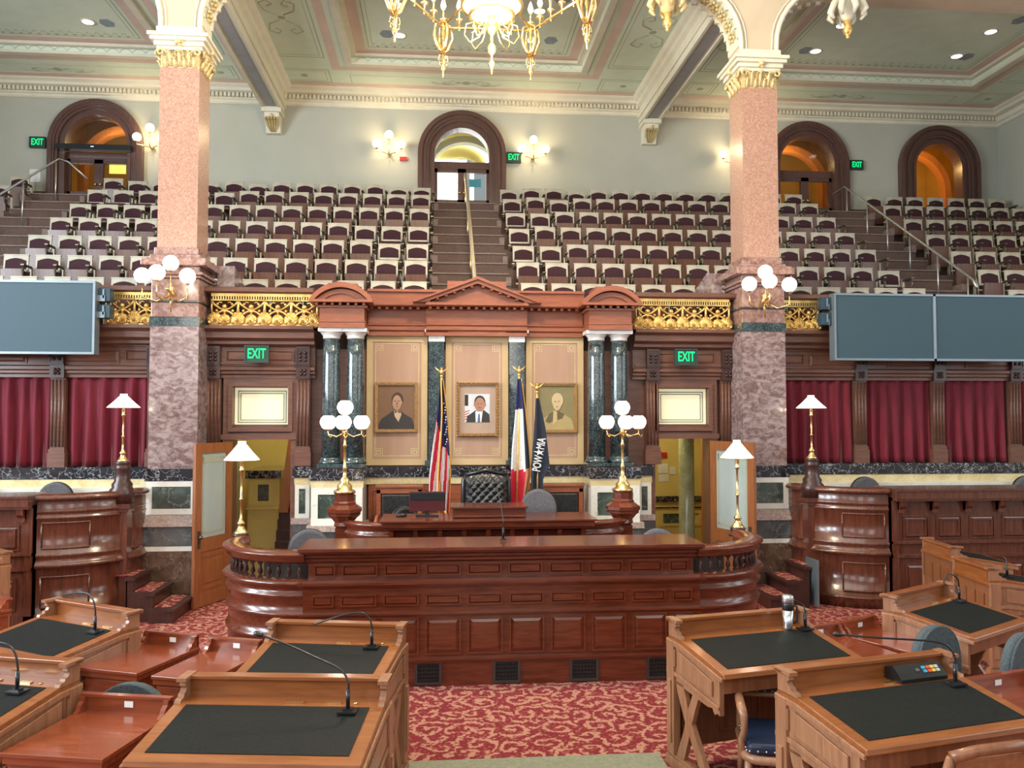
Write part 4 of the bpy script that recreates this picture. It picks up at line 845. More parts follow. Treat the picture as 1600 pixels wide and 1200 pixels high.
# ---- pictures on the wall (plain generic busts)
def picture(x0, x1, z0, z1, label, kind):
    t = thing('framed_portrait', label, 'picture', ((x0+x1)/2, YW-.06, z0), 0, 'framed portraits'); y = YW-.03; w_ = x1-x0; h = z1-z0
    m = MB(); m.frame(x0,x1,z0,z1,y,.022,.05); m.frame(x0+.02,x1-.02,z0+.02,z1-.02,y,.022,.035)
    if kind == 'mid':
        k = 0; 
        for j in range(17): m.ball((x0+.005+(w_-.01)*j/16,y-.05,z0+.01),.014,6); m.ball((x0+.005+(w_-.01)*j/16,y-.05,z1-.01),.014,6)
        for j in range(19): m.ball((x0+.01,y-.05,z0+h*j/18),.014,6); m.ball((x1-.01,y-.05,z0+h*j/18),.014,6)
    m.build('frame', M['picframe'], t)
    cols = {'l':[(.20,.105,.055),(.035,.030,.028),(.55,.40,.26),(.42,.25,.16),(.05,.03,.02),(.13,.07,.04)],
            'm':[(.42,.30,.23),(.03,.03,.035),(.75,.75,.76),(.38,.19,.12),(.02,.018,.018),(.62,.64,.68)],
            'r':[(.24,.20,.09),(.13,.10,.05),(.55,.42,.20),(.58,.42,.24),(.55,.45,.27),(.42,.32,.14)]}[{'left':'l','mid':'m','right':'r'}[kind]]
    ms = [plain('paint %s %d' % (kind, i), c_, .5) for i, c_ in enumerate(cols)]
    if kind == 'mid': ms += [plain('paint red stripe',(.5,.06,.08),.5), plain('paint tie',(.10,.14,.25),.5)]
    m = MB(); m.box(x0+.03,x1-.03,y-.008,y,z0+.03,z1-.03)
    if kind == 'mid':
        a0,a1,b0,b1 = x0+.115,x1-.125,z0+.20,z1-.165; m.cur = 5; m.box(a0,a1,y-.011,y-.008,b0,b1); m.cur = 6
        for j in range(4): m.prism([(a0,b0+.03+j*.035),(a0+.07,b0+.06+j*.035),(a0+.07,b0+.072+j*.035),(a0,b0+.046+j*.035)],'y',y-.012,y-.011)
        m.cur = 4; m.box(a0,a0+.05,y-.012,y-.011,b1-.17,b1-.01)
        X = lambda u: a0+(a1-a0)*u; Z = lambda v: b0+(b1-b0)*v; fc = .60; hr = .34
    else:
        X = lambda u: x0+.03+(w_-.06)*u; Z = lambda v: z0+.03+(h-.06)*v; fc = .5; hr = .27
    sx = X(1)-X(0); sz = Z(1)-Z(0); y2 = y-.013
    def ell(cx, cz, rx, rz, yy, c_): m.cur = c_; m.prism([(X(cx)+rx*sx*math.cos(q*PI/9), Z(cz)+rz*sz*math.sin(q*PI/9)) for q in range(18)], 'y', yy-.001, yy)
    def pol(ps, yy, c_): m.cur = c_; m.prism([(X(a), Z(b)) for a, b in ps], 'y', yy-.001, yy)
    if kind == 'mid':
        pol([(.06,0),(.1,.22),(.3,.34),(.42,.42),(.78,.42),(.98,.28),(1,.0)], y2, 1); pol([(.44,0),(.42,.38),(.52,.42),(.72,.42),(.66,0)], y2-.002, 2); pol([(.50,0),(.54,.3),(.6,.3),(.62,0)], y2-.003, 7)
        ell(.60,.72,.22,.23,y2-.002,4); ell(.60,.63,.20,.25,y2-.004,3); pol([(.50,.50),(.50,.38),(.70,.38),(.70,.50)], y2-.003, 3); ell(.385,.62,.03,.06,y2-.003,3); ell(.815,.62,.03,.06,y2-.003,3)
        for ex in (.53,.67): ell(ex,.66,.03,.012,y2-.006,4)
        ell(.6,.52,.05,.010,y2-.006,1); pol([(.59,.64),(.61,.64),(.63,.57),(.57,.57)],y2-.005,3)
    else:
        dk = 1 if kind == 'left' else 5
        pol([(.05,0),(.04,.12),(.12,.25),(.32,.36),(.40,.42),(.62,.42),(.70,.36),(.90,.26),(.97,.1),(.98,0)], y2, dk)
        if kind == 'left': pol([(.44,.42),(.60,.42),(.64,.34),(.56,.18),(.46,.30)], y2-.002, 2); pol([(.46,.42),(.46,.37),(.53,.395),(.6,.37),(.6,.42),(.53,.40)], y2-.003, 4)
        else: pol([(.20,.20),(.30,.36),(.45,.44),(.58,.42),(.72,.36),(.66,.26),(.48,.22),(.30,.16)], y2-.002, 1); pol([(.42,.44),(.52,.42),(.52,.22),(.40,.12)], y2-.003, 2)
        ell(.53,.66,.155,.165,y2-.003,4); ell(.52,.60,.12,.165,y2-.004,3)
        for ex in (.47,.57): ell(ex,.635,.022,.010,y2-.006,4 if kind=='left' else 1)
        ell(.52,.52,.035,.008,y2-.006,5 if kind=='left' else 1); pol([(.515,.62),(.53,.62),(.545,.56),(.50,.56)],y2-.0055,5 if kind=='left' else 2)
        ell(.64,.60,.02,.04,y2-.0045,3)
    m.build('picture', ms, t)
picture(-1.44,-.84,2.27,2.98,'gilt-framed dark bust portrait of a person in a black coat, left of the left flag','left')
picture(-.28,.32,2.21,2.98,'rope-edged framed colour photo of a person in a dark suit, centre panel','mid')
picture(.86,1.46,2.26,2.98,'gilt-framed yellowish bust portrait behind the black flag','right')

# ---- platforms
struct(MB().box(-2.3,2.45,9.72,YW,0,.5), 'floor_platform', M['carpet'])
struct(MB().box(-2.25,2.4,8.75,9.72,0,.22), 'floor_platform', M['carpet'])
# ---- flags
def lerp_pts(ps, t):
    v0, v1 = ps[0][1], ps[-1][1]; v = v0+(v1-v0)*t
    for (a,b),(c_,d) in zip(ps, ps[1:]):
        if v <= d+1e-6: q = (v-b)/(d-b) if d > b else 0; return a+(c_-a)*q, v
    return ps[-1]
def flag(name, label, base_u, Y, top, Lp, Rp, folds, colf, mats, ph=0, ys=.05):
    P0 = at(*top, Y); t = thing(name, label, 'flag', (P0.x, Y, .5)); foot = at(base_u, 800, Y)
    m = MB(); m.tube([(foot.x,Y,.55),(P0.x,Y,P0.z)], .016, 8); m.build('pole', M['gold'], t)
    m = MB(); m.lathe([(.16,.5),(.16,.52),(.10,.54),(.04,.56),(.03,.62),(.001,.62)],(foot.x,Y,0),16); m.build('stand', M['gold'], t)
    m = MB(); x, z = P0.x, P0.z; m.ball((x,Y,z+.02),.022,8); m.tube([(x,Y,z+.03),(x,Y-.01,z+.07),(x,Y-.02,z+.11)],[.015,.025,.014],6); m.ball((x,Y-.03,z+.12),.014,6)
    for sg in (-1,1): m.tube([(x,Y,z+.06),(x+sg*.05,Y,z+.10),(x+sg*.09,Y,z+.14)],[.018,.012,.004],5)
    m.build('eagle_finial', M['gold'], t)
    n, k = 56, 50; vs = []; fs = []; m = MB()
    def pt(s_, t_, off=0):
        (ul, vl), (ur, vr) = lerp_pts(Lp, t_), lerp_pts(Rp, t_); a = at(ul, vl, Y); b = at(ur, vr, Y); p = a.lerp(b, s_)
        p.y = Y-.02-ys*(.3+t_)*math.sin(folds*2*PI*s_+ph)-off-.02*math.sin(PI*s_); p.x += .012*math.cos(folds*2*PI*s_+ph)*t_; return tuple(p)
    vs = [pt(i/n, j/k) for j in range(k+1) for i in range(n+1)]
    for j in range(k):
        for i in range(n): a = j*(n+1)+i; m.f.append((a,a+n+1,a+n+2,a+1)); m.mi.append(colf((i+.5)/n,(j+.5)/k)); m.sm.append(True)
    m.v = vs; o = m.build('cloth', mats, t); sd = o.modifiers.new('thickness','SOLIDIFY'); sd.thickness = .004
    m = MB(); m.tube([pt(i/n,1) for i in range(n+1)], .014, 5)
    if 'black' not in label: m.tube([pt(1,j/k) for j in range(k+1)], .009, 5); m.build('fringe', M['fringe'], t)
    else: m.build('hem', mats[0], t)
    return t, pt
def cloth_mat(n_, c): return noisy(n_, c, tuple(x*.8 for x in c), .8, 40)
M['fringe'] = noisy('gold fringe', (.80,.45,.06), (.65,.33,.03), .7, 80)
FB, FR_, FW_, FN = cloth_mat('flag blue',(.02,.022,.12)), cloth_mat('flag red',(.60,.012,.045)), cloth_mat('flag white',(.80,.79,.80)), cloth_mat('flag navy',(.012,.018,.035))
def uscol(s_, t_):
    if s_ > .55 and t_ < .52: return 0
    if t_ < .33+.25*s_: return 0
    return 1 + (int(s_*7.2+t_*1.5) % 2)
t, pt = flag('national_flag','drooping flag with red and white stripes and starred blue field, gold fringe',686,11.15,(690,590),[(688,594),(684,640),(676,690),(670,740),(669,774)],[(692,594),(698,640),(703,700),(704,750),(702,806)],2.6,uscol,[FB,FR_,FW_],.6)
m = MB()
for j in range(14):
    s_ = .70+.22*((j*37)%10)/10; t_ = .18+.024*j; p = Vector(pt(s_,t_,.012)); r_ = .014
    m.prism([(p.x+(r_ if q%2==0 else r_*.4)*math.sin(q*PI/5), p.z+(r_ if q%2==0 else r_*.4)*math.cos(q*PI/5)) for q in range(10)],'y',p.y-.002,p.y)
m.build('stars', FW_, t)
m = MB(); m.tube([pt(.30+.22*q/20+.08*math.sin(q*.3),q/20,.03) for q in range(21)], .011, 5); m.build('fringe', M['fringe'], t)
def iacol(s_, t_):
    if s_ > .70: return 3 if t_ < .72 else (1 if t_ > .93 else 4)
    if t_ < .24: return 0
    return 2 if t_ < .70+.05*s_ else 1
flag('state_flag','drooping flag of blue, white and red bands with gold fringe right of the tufted chair',806,11.05,(811,588),[(808,592),(804,650),(799,700),(797,740),(793,794)],[(814,592),(821,640),(827,700),(830,740),(822,784)],1.3,iacol,[FB,FR_,FW_,FN,cloth_mat('flag lining',(.48,.20,.09))],1.2)
t, pt = flag('remembrance_flag','drooping black flag with white lettering in front of the yellowish portrait',840,10.9,(839,615),[(837,622),(833,680),(829,725),(828,760),(828,792)],[(842,622),(852,670),(858,726),(848,748),(847,788)],1.2,lambda a,b:0,[FN],.3,.035)
vs, fs = text_mesh('POW★MIA', .112, .0)
m = MB()
c0 = Vector(pt(.28,.52,.045)); mm = Matrix.Translation((c0.x+.035,c0.y-.02,c0.z)) @ Matrix.Rotation(-math.radians(80),4,'Y') @ Matrix.Rotation(PI/2,4,'X') @ Matrix.Diagonal((.78,1.35,1,1))
m.m = mm; m.add([(a,b,0) for a,b,c_ in vs], fs); m.build('lettering', FW_, t)

# ---- seats behind the rostrum
def throne(x, lab):
    t = thing('wall_chair', lab, 'chair', (x,11.6,.5), 0, 'wooden chairs with black leather against the wall')
    m = MB(); m.box(x-.31,x-.25,11.50,11.62,.5,1.50); m.box(x+.25,x+.31,11.50,11.62,.5,1.50); m.box(x-.31,x+.31,11.50,11.60,1.44,1.54); m.box(x-.33,x+.33,11.48,11.62,1.52,1.555); m.box(x-.25,x+.25,11.54,11.60,.9,1.46)
    m.build('back_frame', M['entab'], t, bevel=.006)
    m = MB(); m.box(x-.235,x+.235,11.49,11.55,1.03,1.43); m.build('back_cushion', M['leather'], t, bevel=.02)
    m = MB(); m.box(x-.28,x+.28,11.05,11.52,.86,.96); m.build('seat', M['leather'], t, bevel=.02)
    for sx in (-.28,.28):
        m = MB(); m.tube([(x+sx,11.52,1.14),(x+sx,11.25,1.16),(x+sx,11.06,1.12),(x+sx,11.05,1.04)],.025,8); m.box(x+sx-.02,x+sx+.02,11.06,11.10,.9,1.1); m.build('armrest', M['entab'], t)
        for yy in (11.08,11.5): MB().box(x+sx-.025,x+sx+.025,yy-.02,yy+.03,.5,.9).build('leg', M['entab'], t)
throne(-1.07,'black leather and wood chair against the wall left of the tufted chair'); throne(1.16,'black leather and wood chair against the wall right of the tufted chair')
t = thing('tufted_chair','high-backed black tufted leather chair behind the lectern','chair',(.085,10.9,.5))
m = MB(); x0 = .085; vs=[]; fs=[]; n=40; k=44
for j in range(k+1):
    for i in range(n+1):
        u_, v_ = i/n, j/k; X = (u_-.5)*.54*(1-.04*(1-v_)); Zz = 1.0+.74*v_-.05*(abs(u_-.5)*2)**3*v_
        d = abs(math.sin((u_*5)*PI+ (v_*7)*PI/1.0))*abs(math.sin((u_*5)*PI-(v_*7)*PI)); edge = min(1,6*min(u_,1-u_,v_,1-v_)+.2)
        vs.append((x0+X, 10.88+.10*(1-v_)*0-.07*edge-.055*math.sqrt(d)*edge, Zz))
for j in range(k):
    for i in range(n): a=j*(n+1)+i; fs.append((a,a+1,a+n+2,a+n+1))
m.add(vs,fs,True); m.box(x0-.27,x0+.27,10.88,10.96,.98,1.72); m.build('backrest', M['leather'], t)
m = MB()
for j in range(1,7):
    for i in range(0,6):
        u_=(i+(.5 if j%2 else 0))/5; 
        if .05<u_<.95: m.ball((x0+(u_-.5)*.53,10.80,1.0+.74*j/7),.012,6)
m.build('buttons', M['black'], t)
m = MB()
for sg in (-1,1): m.tube([(x0+sg*.29,10.9,1.0),(x0+sg*.295,10.92,1.4),(x0+sg*.29,10.92,1.66),(x0+sg*.24,10.92,1.76)],[.03,.035,.035,.02],8)
m.tube([(x0-.27,10.92,1.73),(x0,10.92,1.79),(x0+.27,10.92,1.73)],.03,8); m.build('rim', M['black'], t)
m = MB(); m.box(x0-.28,x0+.28,10.4,10.9,.93,1.03); m.build('seat', M['leather'], t, bevel=.03)
for sg in (-1,1): m = MB(); m.tube([(x0+sg*.31,10.85,1.22),(x0+sg*.31,10.55,1.23),(x0+sg*.31,10.45,1.12),(x0+sg*.3,10.5,1.0)],.028,8); m.build('armrest', M['black'], t)
m = MB(); m.lathe([(.03,.6),(.03,.93)],(x0,10.65,0),10)
for q in range(5): a=q*2*PI/5; m.tube([(x0,10.65,.62),(x0+.3*math.cos(a),10.65+.3*math.sin(a),.54)],.02,6); m.ball((x0+.3*math.cos(a),10.65+.3*math.sin(a),.53),.03,6)
m.build('swivel_base', M['black'], t)
def office_chair(x, y, z, h, rz, label, mt='cloth', wd=.46):
    t = thing('office_chair', label, 'chair', (x,y,z), rz, 'round-backed upholstered chairs')
    m = MB(); n=14; b0 = h-.46; out=[(-wd/2*.86,b0)]+[(-wd/2*math.cos(PI*q/n)*(1.0), b0+.16+(.30)*math.sin(PI*q/n)**.8) for q in range(n+1)]+[(wd/2*.86,b0)]
    m.prism(out,'y',-.03,.05,True); m.build('backrest', M[mt], t, False, bevel=.03)
    m = MB(); m.prism([(a*1.02,b+.004) for a,b in out],'y',.045,.062); m.build('back_shell', M['black'] if mt=='cloth' else M[mt], t, False, bevel=.01)
    m = MB(); m.box(-wd/2,wd/2,-.50,-.02,.42,.50); m.build('seat', M[mt], t, False, bevel=.03)
    m = MB(); m.box(-.03,.03,-.02,.07,.44,h-.25); m.lathe([(.025,.08),(.025,.42)],(0,-.25,0),10)
    for q in range(5): a=q*2*PI/5; m.tube([(0,-.25,.12),(.26*math.cos(a),-.25+.26*math.sin(a),.07)],.018,6); m.ball((.26*math.cos(a),-.25+.26*math.sin(a),.03),.03,6)
    m.build('swivel_base', M['black'], t, False); return t
office_chair(.72,10.45,.5,1.08,-.2,'grey fabric chair back to the right of the lectern behind the upper desk')
office_chair(-.95,10.6,.5,.86,.5,'dark office chair behind the monitor on the upper desk','leather',.4)
office_chair(-1.93,9.25,.22,1.05,.2,'grey fabric chair at the left end of the long front counter')
office_chair(1.92,9.2,.22,1.02,-.2,'dark grey chair at the right end of the long front counter')

# ---- upper rostrum desk
t = thing('upper_rostrum', 'upper wooden rostrum desk with raised lectern centre and curved ends', 'desk', (.05,9.75,0)); y = 9.78; W_ = 'bench'
m = MB(); m.box(-1.10,1.20,y,y+.08,.22,1.20)
for i in range(8):
    a = -1.07+i*.2825; m.panel(a+.07,a+.26,.86,1.06,y); m.panel(a+.07,a+.26,.34,.80,y)
m.box(-1.1,1.2,y-.03,y,.22,.32); m.box(-1.10,1.20,y-.03,y,.80,.84); m.build('front', M[W_], t)
for i in range(9):
    a = -1.07+i*.2775; 
    b = MB(); b.prism([(y,1.20),(y-.16,1.20),(y-.15,1.12),(y-.07,1.07),(y-.05,.96),(y,.94)],'x',a-.025,a+.025); b.build('bracket', M[W_], t)
m = MB(); m.box(-1.15,1.25,y-.20,y+.5,1.20,1.225); m.box(-1.17,1.27,y-.23,y+.5,1.225,1.285); m.box(-1.20,1.30,y-.25,y+.5,1.285,1.31); m.build('desk_top', M[W_], t, bevel=.006)
m = MB(); m.box(-.37,.49,y-.02,y+.4,1.31,1.43); m.box(-.39,.51,y-.06,y+.42,1.42,1.445); m.box(-.36,.48,y-.05,y-.02,1.32,1.34); m.build('lectern_box', M[W_], t, bevel=.005)
for s,cx in ((-1,-1.10),(1,1.20)):
    cy = y+.56; a0,a1 = (PI,1.5*PI) if s<0 else (1.5*PI,2*PI)
    m = MB(); m.lathe([(.54,1.0),(.57,1.0),(.57,1.06),(.60,1.09),(.60,1.13),(.57,1.15),(.59,1.19),(.62,1.22),(.62,1.25),(.56,1.27),(.50,1.25)],(cx,cy,0),18,a0,a1)
    m.lathe([(.56,.22),(.56,.80),(.60,.82),(.60,.85),(.54,.86)],(cx,cy,0),18,a0,a1); m.build('curved_end', M[W_], t)
    for q in range(9):
        a = a0+(a1-a0)*(q+.5)/9; b = MB(); b.lathe([(.02,.85),(.012,.88),(.026,.93),(.012,.97),(.02,1.0)],(cx+.56*math.cos(a),cy+.56*math.sin(a),0),8); b.build('baluster', M['darkwood'], t)
for s,cx in ((-1,-1.66),(1,1.74)):
    side = 'left' if s<0 else 'right'; cy = 10.2
    t2 = t
    m = MB(); m.box(cx-.10,cx+.10,cy-.10,cy+.10,.5,1.16); m.box(cx-.12,cx+.12,cy-.12,cy+.12,.5,.6); m.build('pedestal_post', M[W_], t2)
    m = MB(); m.lathe([(.10,1.16),(.13,1.19),(.12,1.23),(.17,1.29),(.20,1.31),(.20,1.335),(.215,1.35),(.215,1.39),(.14,1.44),(.14,1.46),(.12,1.48),(.12,1.56),(.125,1.57)],(cx,cy,0),8,PI/8,2*PI+PI/8,False); m.build('pedestal_cap', M[W_], t2)
    t2 = thing('globe_lamp','brass lamp with four lit etched globes on the %s octagonal pedestal' % side,'lamp',(cx,cy,1.57),0,'four-globe brass lamps')
    m = MB(); m.lathe([(.13,1.572),(.13,1.60),(.09,1.62),(.09,1.66),(.05,1.70),(.06,1.73),(.025,1.77),(.022,1.85),(.03,1.87),(.018,1.90),(.016,2.12),(.03,2.14),(.016,2.17),(.016,2.26),(.035,2.29),(.03,2.33),(.02,2.36),(.016,2.50),(.04,2.52)],(cx,cy,0),14); m.build('stem', M['brass'], t2)
    gl = [(cx-.20,cy-.02,2.42),(cx+.20,cy-.02,2.42),(cx+.0,cy-.2,2.42),(cx,cy,2.60)]
    m = MB()
    for g_ in gl[:3]:
        m.tube([(cx,cy,2.30),(cx+(g_[0]-cx)*.5,cy+(g_[1]-cy)*.5,2.25),(g_[0],g_[1],2.28),(g_[0],g_[1],2.34)],.010,6); m.lathe([(.015,-.10),(.05,-.08),(.045,-.07)],g_,10); m.tube([(g_[0],g_[1],2.28),(g_[0]+.03,g_[1],2.24),(g_[0]+.05,g_[1],2.27)],.006,5)
    m.build('arms', M['brass'], t2)
    for g_ in gl:
        b = MB(); b.lathe([(.04,-.085),(.075,-.06),(.098,-.01),(.098,.02),(.085,.055),(.06,.08),(.055,.085)],g_,16); b.build('globe', M['globe'], t2)
    point('globe_lamp_light',(cx,cy-.45,2.4),11,(1,.88,.7),.12)
# monitor
t = thing('monitor','flat computer monitor standing on the upper rostrum desk left of the lectern','monitor',(-.72,9.95,1.31))
m = MB(); m.box(-.88,-.45,9.98,10.02,1.37,1.60); m.cur=1; m.box(-.87,-.46,9.972,9.98,1.50,1.59); m.cur=0; m.build('screen_back',[plain('dark red plastic',(.075,.012,.014),.3),M['black']],t,bevel=.004)
m = MB(); m.box(-.69,-.64,9.99,10.04,1.33,1.42); m.box(-.80,-.53,9.93,10.07,1.312,1.33); m.build('stand',M['black'],t)
tag(MB(Matrix.Translation((-.97,10.0,1.325))).ball((0,0,0),.07,10,1,.7,.3).build('telephone', M['black']), 'low black device on the upper rostrum desk left of the monitor', 'telephone')

# ---- microphones
def mic(M4, pts, label, base=(.05,.04), foam=True, r=.006):
    t = thing('microphone', label, 'microphone', M4.translation, 0, 'gooseneck microphones')
    m = MB(M4); m.box(-base[0],base[0],-base[1],base[1],.001,.012); m.box(-base[0]*.5,base[0]*.5,-base[1]*.5,base[1]*.5,.012,.022); m.build('base', M['black'], t)
    m = MB(M4); m.tube([(0,0,.02),(0,0,.12)],.0115,10); m.build('collar', M['black'], t)
    m = MB(M4); P = [Vector((0,0,.11))]+[Vector(p) for p in pts]; Q = []
    for i in range(len(P)-1):
        p0 = P[max(i-1,0)]; p1=P[i]; p2=P[i+1]; p3=P[min(i+2,len(P)-1)]
        for q in range(6):
            s_=q/6; Q.append(.5*((2*p1)+(p2-p0)*s_+(2*p0-5*p1+4*p2-p3)*s_*s_+(3*p1-p0-3*p2+p3)*s_**3))
    Q.append(P[-1]); m.tube(Q, r, 8); m.build('gooseneck', M['black'], t)
    if foam:
        m = MB(M4); d = (Q[-1]-Q[-3]).normalized(); m.tube([Q[-1]-d*.01,Q[-1],Q[-1]+d*.02,Q[-1]+d*.04,Q[-1]+d*.05],[.007,.013,.016,.013,.004],10); m.build('windscreen', M['black'], t)
mic(Matrix.Translation((.10,8.15,1.29)), [(0,0,.2),(-.02,.1,.35),(-.05,.25,.50)], 'slim gooseneck microphone standing on the long front counter', (.03,.03), False, .005)

# ---- long front counter
XC = .10; x0, x1 = XC-1.89, XC+1.89; yf = 7.84
zc = lambda v, Y=yf: at(786, v, Y).z
t = thing('front_counter', 'long panelled wooden counter with curved balustraded ends in front of the rostrum', 'counter', (XC,yf,0))
m = MB(); m.box(x0+.06,x1-.06,yf+.2,yf+.28,0,1.2); zt=[zc(862,7.8),zc(880),zc(903),zc(912),zc(924),zc(946),zc(956),zc(1020),zc(1030),zc(1067)]
yA, yB_, yC = yf+.13, yf+.05, yf+.02
m.box(x0+.05,x1-.05,yA,yf+.2,0,1.2); m.box(x0+.02,x1-.02,yC,yA,0,zt[3]-.01); m.box(x0,x1,yf,yC,0,zt[6]-.005)
m.build('body', M[W_], t)
m = MB(); m.box(x0-.01,x1+.01,yf-.01,yA,zt[3]-.01,zt[3]+.012); m.box(x0-.03,x1+.03,yf-.035,yA,zt[3]+.012,zt[3]+.035); m.box(x0+.01,x1-.01,yf+.04,yA,zt[3]+.035,zt[3]+.05); m.box(x0-.01,x1+.01,yf-.03,yC,zt[6]-.005,zt[6]+.012); m.box(x0-.02,x1+.02,yf-.02,yf,zt[8]-.01,zt[8]+.01); m.box(x0-.03,x1+.03,yf-.035,yf,zt[8]+.01,zt[8]+.032)
m.mould([(.0,1.12),(.02,1.14),(.02,1.16),(.045,1.18),(.045,1.20),(.075,1.22)],x0,x1,yA); m.build('mouldings', M[W_], t)
m = MB(); m.box(x0-.01,x1+.01,yA-.10,yA+.52,1.22,1.24); m.box(x0-.03,x1+.03,yA-.13,yA+.54,1.24,1.275); m.build('counter_top', M['benchtop'] if 'benchtop' in M else M[W_], t, bevel=.006)
xs_ = [x0+.05]+[x0+.33+i*.3905 for i in range(9)]+[x1-.05]
for i in range(10):
    a, b = xs_[i], xs_[i+1]
    if i == 0: a += .02
    if i == 9: b -= .02
    for zb_, zt_, yy, nm in ((zt[2]+.01,zt[1]-.01,yA,'upper_panel'),(zt[5]+.01,zt[4]-.01,yC,'middle_panel'),(zt[7],zc(962),yf,'lower_panel')):
        q = MB(); q.panel(a+.03,b-.03,zb_,zt_,yy); q.build(nm, M[W_], t)
for s,cx in ((-1,x0+.02),(1,x1-.02)):
    cy = yf+.98; R_ = .88; a0,a1 = (PI,1.5*PI) if s<0 else (1.5*PI,2*PI)
    if s<0: a0 -= .25
    else: a1 += .25
    m = MB(); zl = .93
    m.lathe([(R_-.12,0),(R_,0),(R_,.42),(R_+.025,.43),(R_+.025,.46),(R_,.47),(R_,.63),(R_+.025,.64),(R_+.02,.67),(R_,.68),(R_,.80),(R_+.03,.82),(R_+.03,.84),(R_,.86),(R_,.90),(R_+.05,.93),(R_+.06,.95),(R_+.03,.975),(R_-.12,.975)],(cx,cy,0),26,a0,a1); m.build('curved_base', M[W_], t)
    m = MB(); m.lathe([(R_-.12,1.13),(R_+.0,1.13),(R_+.03,1.15),(R_+.03,1.18),(R_+.06,1.20),(R_+.06,1.22),(R_,1.24),(R_-.12,1.24),(R_-.12,1.13)],(cx,cy,0),26,a0,a1); m.build('top_rail', M[W_], t)
    m = MB(); m.lathe([(R_-.34,.22),(R_-.34,1.12),(R_-.38,1.12),(R_-.38,.22)],(cx,cy,0),16,a0,a1); m.build('shade_screen', M['inner'], t)  # dark screen added to paint the shade behind the balusters
    for q in range(15):
        a = a0+(a1-a0)*(q+.5)/15; b = MB(); px, py = cx+(R_-.04)*math.cos(a), cy+(R_-.04)*math.sin(a); b.box(px-.02,px+.02,py-.02,py+.02,.975,.995); b.lathe([(.012,.99),(.010,1.0),(.026,1.03),(.014,1.08),(.012,1.10),(.02,1.11)],(px,py,0),8); b.box(px-.02,px+.02,py-.02,py+.02,1.105,1.13); b.build('baluster', M['darkwood'], t)
for u0,u1 in ((648,690),(770,813),(890,935),(1010,1053)):
    a = at(u0,1050,yf).x; b = at(u1,1050,yf).x; g = MB(); g.frame(a,b,.015,.235,yf+.005,.025,.02); g.build('vent_frame', M['vent'], t)
    q = MB(); q.box(a+.02,b-.02,yf-.004,yf+.004,.03,.22); q.cur=1  # near-black metal plate behind the grille bars
    for i in range(7):
        for j in range(5): q.tube([(a+.03+i*(b-a-.06)/7,yf-.006,.04+j*.035),(a+.03+(i+.5)*(b-a-.06)/7,yf-.008,.065+j*.035),(a+.03+(i+1)*(b-a-.06)/7,yf-.006,.04+j*.035)],.003,4)
    q.build('vent_grille', [M['ventdark'], M['vent']], t)
# brass lamps with white glass shades
def desk_lamp(x, y, z, ht, rs, label, pedestal=0):
    t = thing('brass_lamp', label, 'lamp', (x,y,z), 0, 'brass lamps with white conical shades')
    k = ht; m = MB(); m.lathe([(.07*1,0),(.075,.015),(.06,.03),(.035,.07),(.028,.09),(.045,.11),(.03,.13),(.014,.16),(.013,.36*k),(.022,.37*k),(.022,.38*k),(.012,.39*k),(.012,.66*k),(.025,.68*k),(.025,.70*k),(.014,.71*k),(.026,.74*k),(.016,.80*k),(.02,.82*k)],(x,y,z),12); m.build('stem', M['brass'], t)
    m = MB(); m.lathe([(rs,.80*k),(rs*.62,.88*k),(rs*.26,.965*k),(rs*.22,.97*k),(rs*.22,1.0*k),(rs*.20,1.0*k),(rs*.20,.965*k),(rs*.6,.872*k),(rs*.97,.797*k)],(x,y,z),24); m.build('lamp_shade', M['shade'], t)
    point('lamp_bulb',(x,y,z+.80*k),5,(1,.86,.62),.05); return t
desk_lamp(-2.62,9.1,1.25,.98,.185,'brass lamp with white conical shade on the left curved end of the front counter')
desk_lamp(2.80,9.1,1.25,.98,.185,'brass lamp with white conical shade on the right curved end of the front counter')
for s,x in ((-1,-2.62),(1,2.80)):
    m = MB(); m.lathe([(.10,1.16),(.10,1.19),(.075,1.20),(.085,1.22),(.08,1.235),(.09,1.25)],(x,9.1,0),14); m.lathe([(.06,.22),(.06,1.16)],(x,9.1,0),12); tag(m.build('lamp_post', M['darkwood']), 'round turned post under the brass lamp at the %s counter end' % ('left' if s<0 else 'right'), 'post', 'lamp posts of the counter')

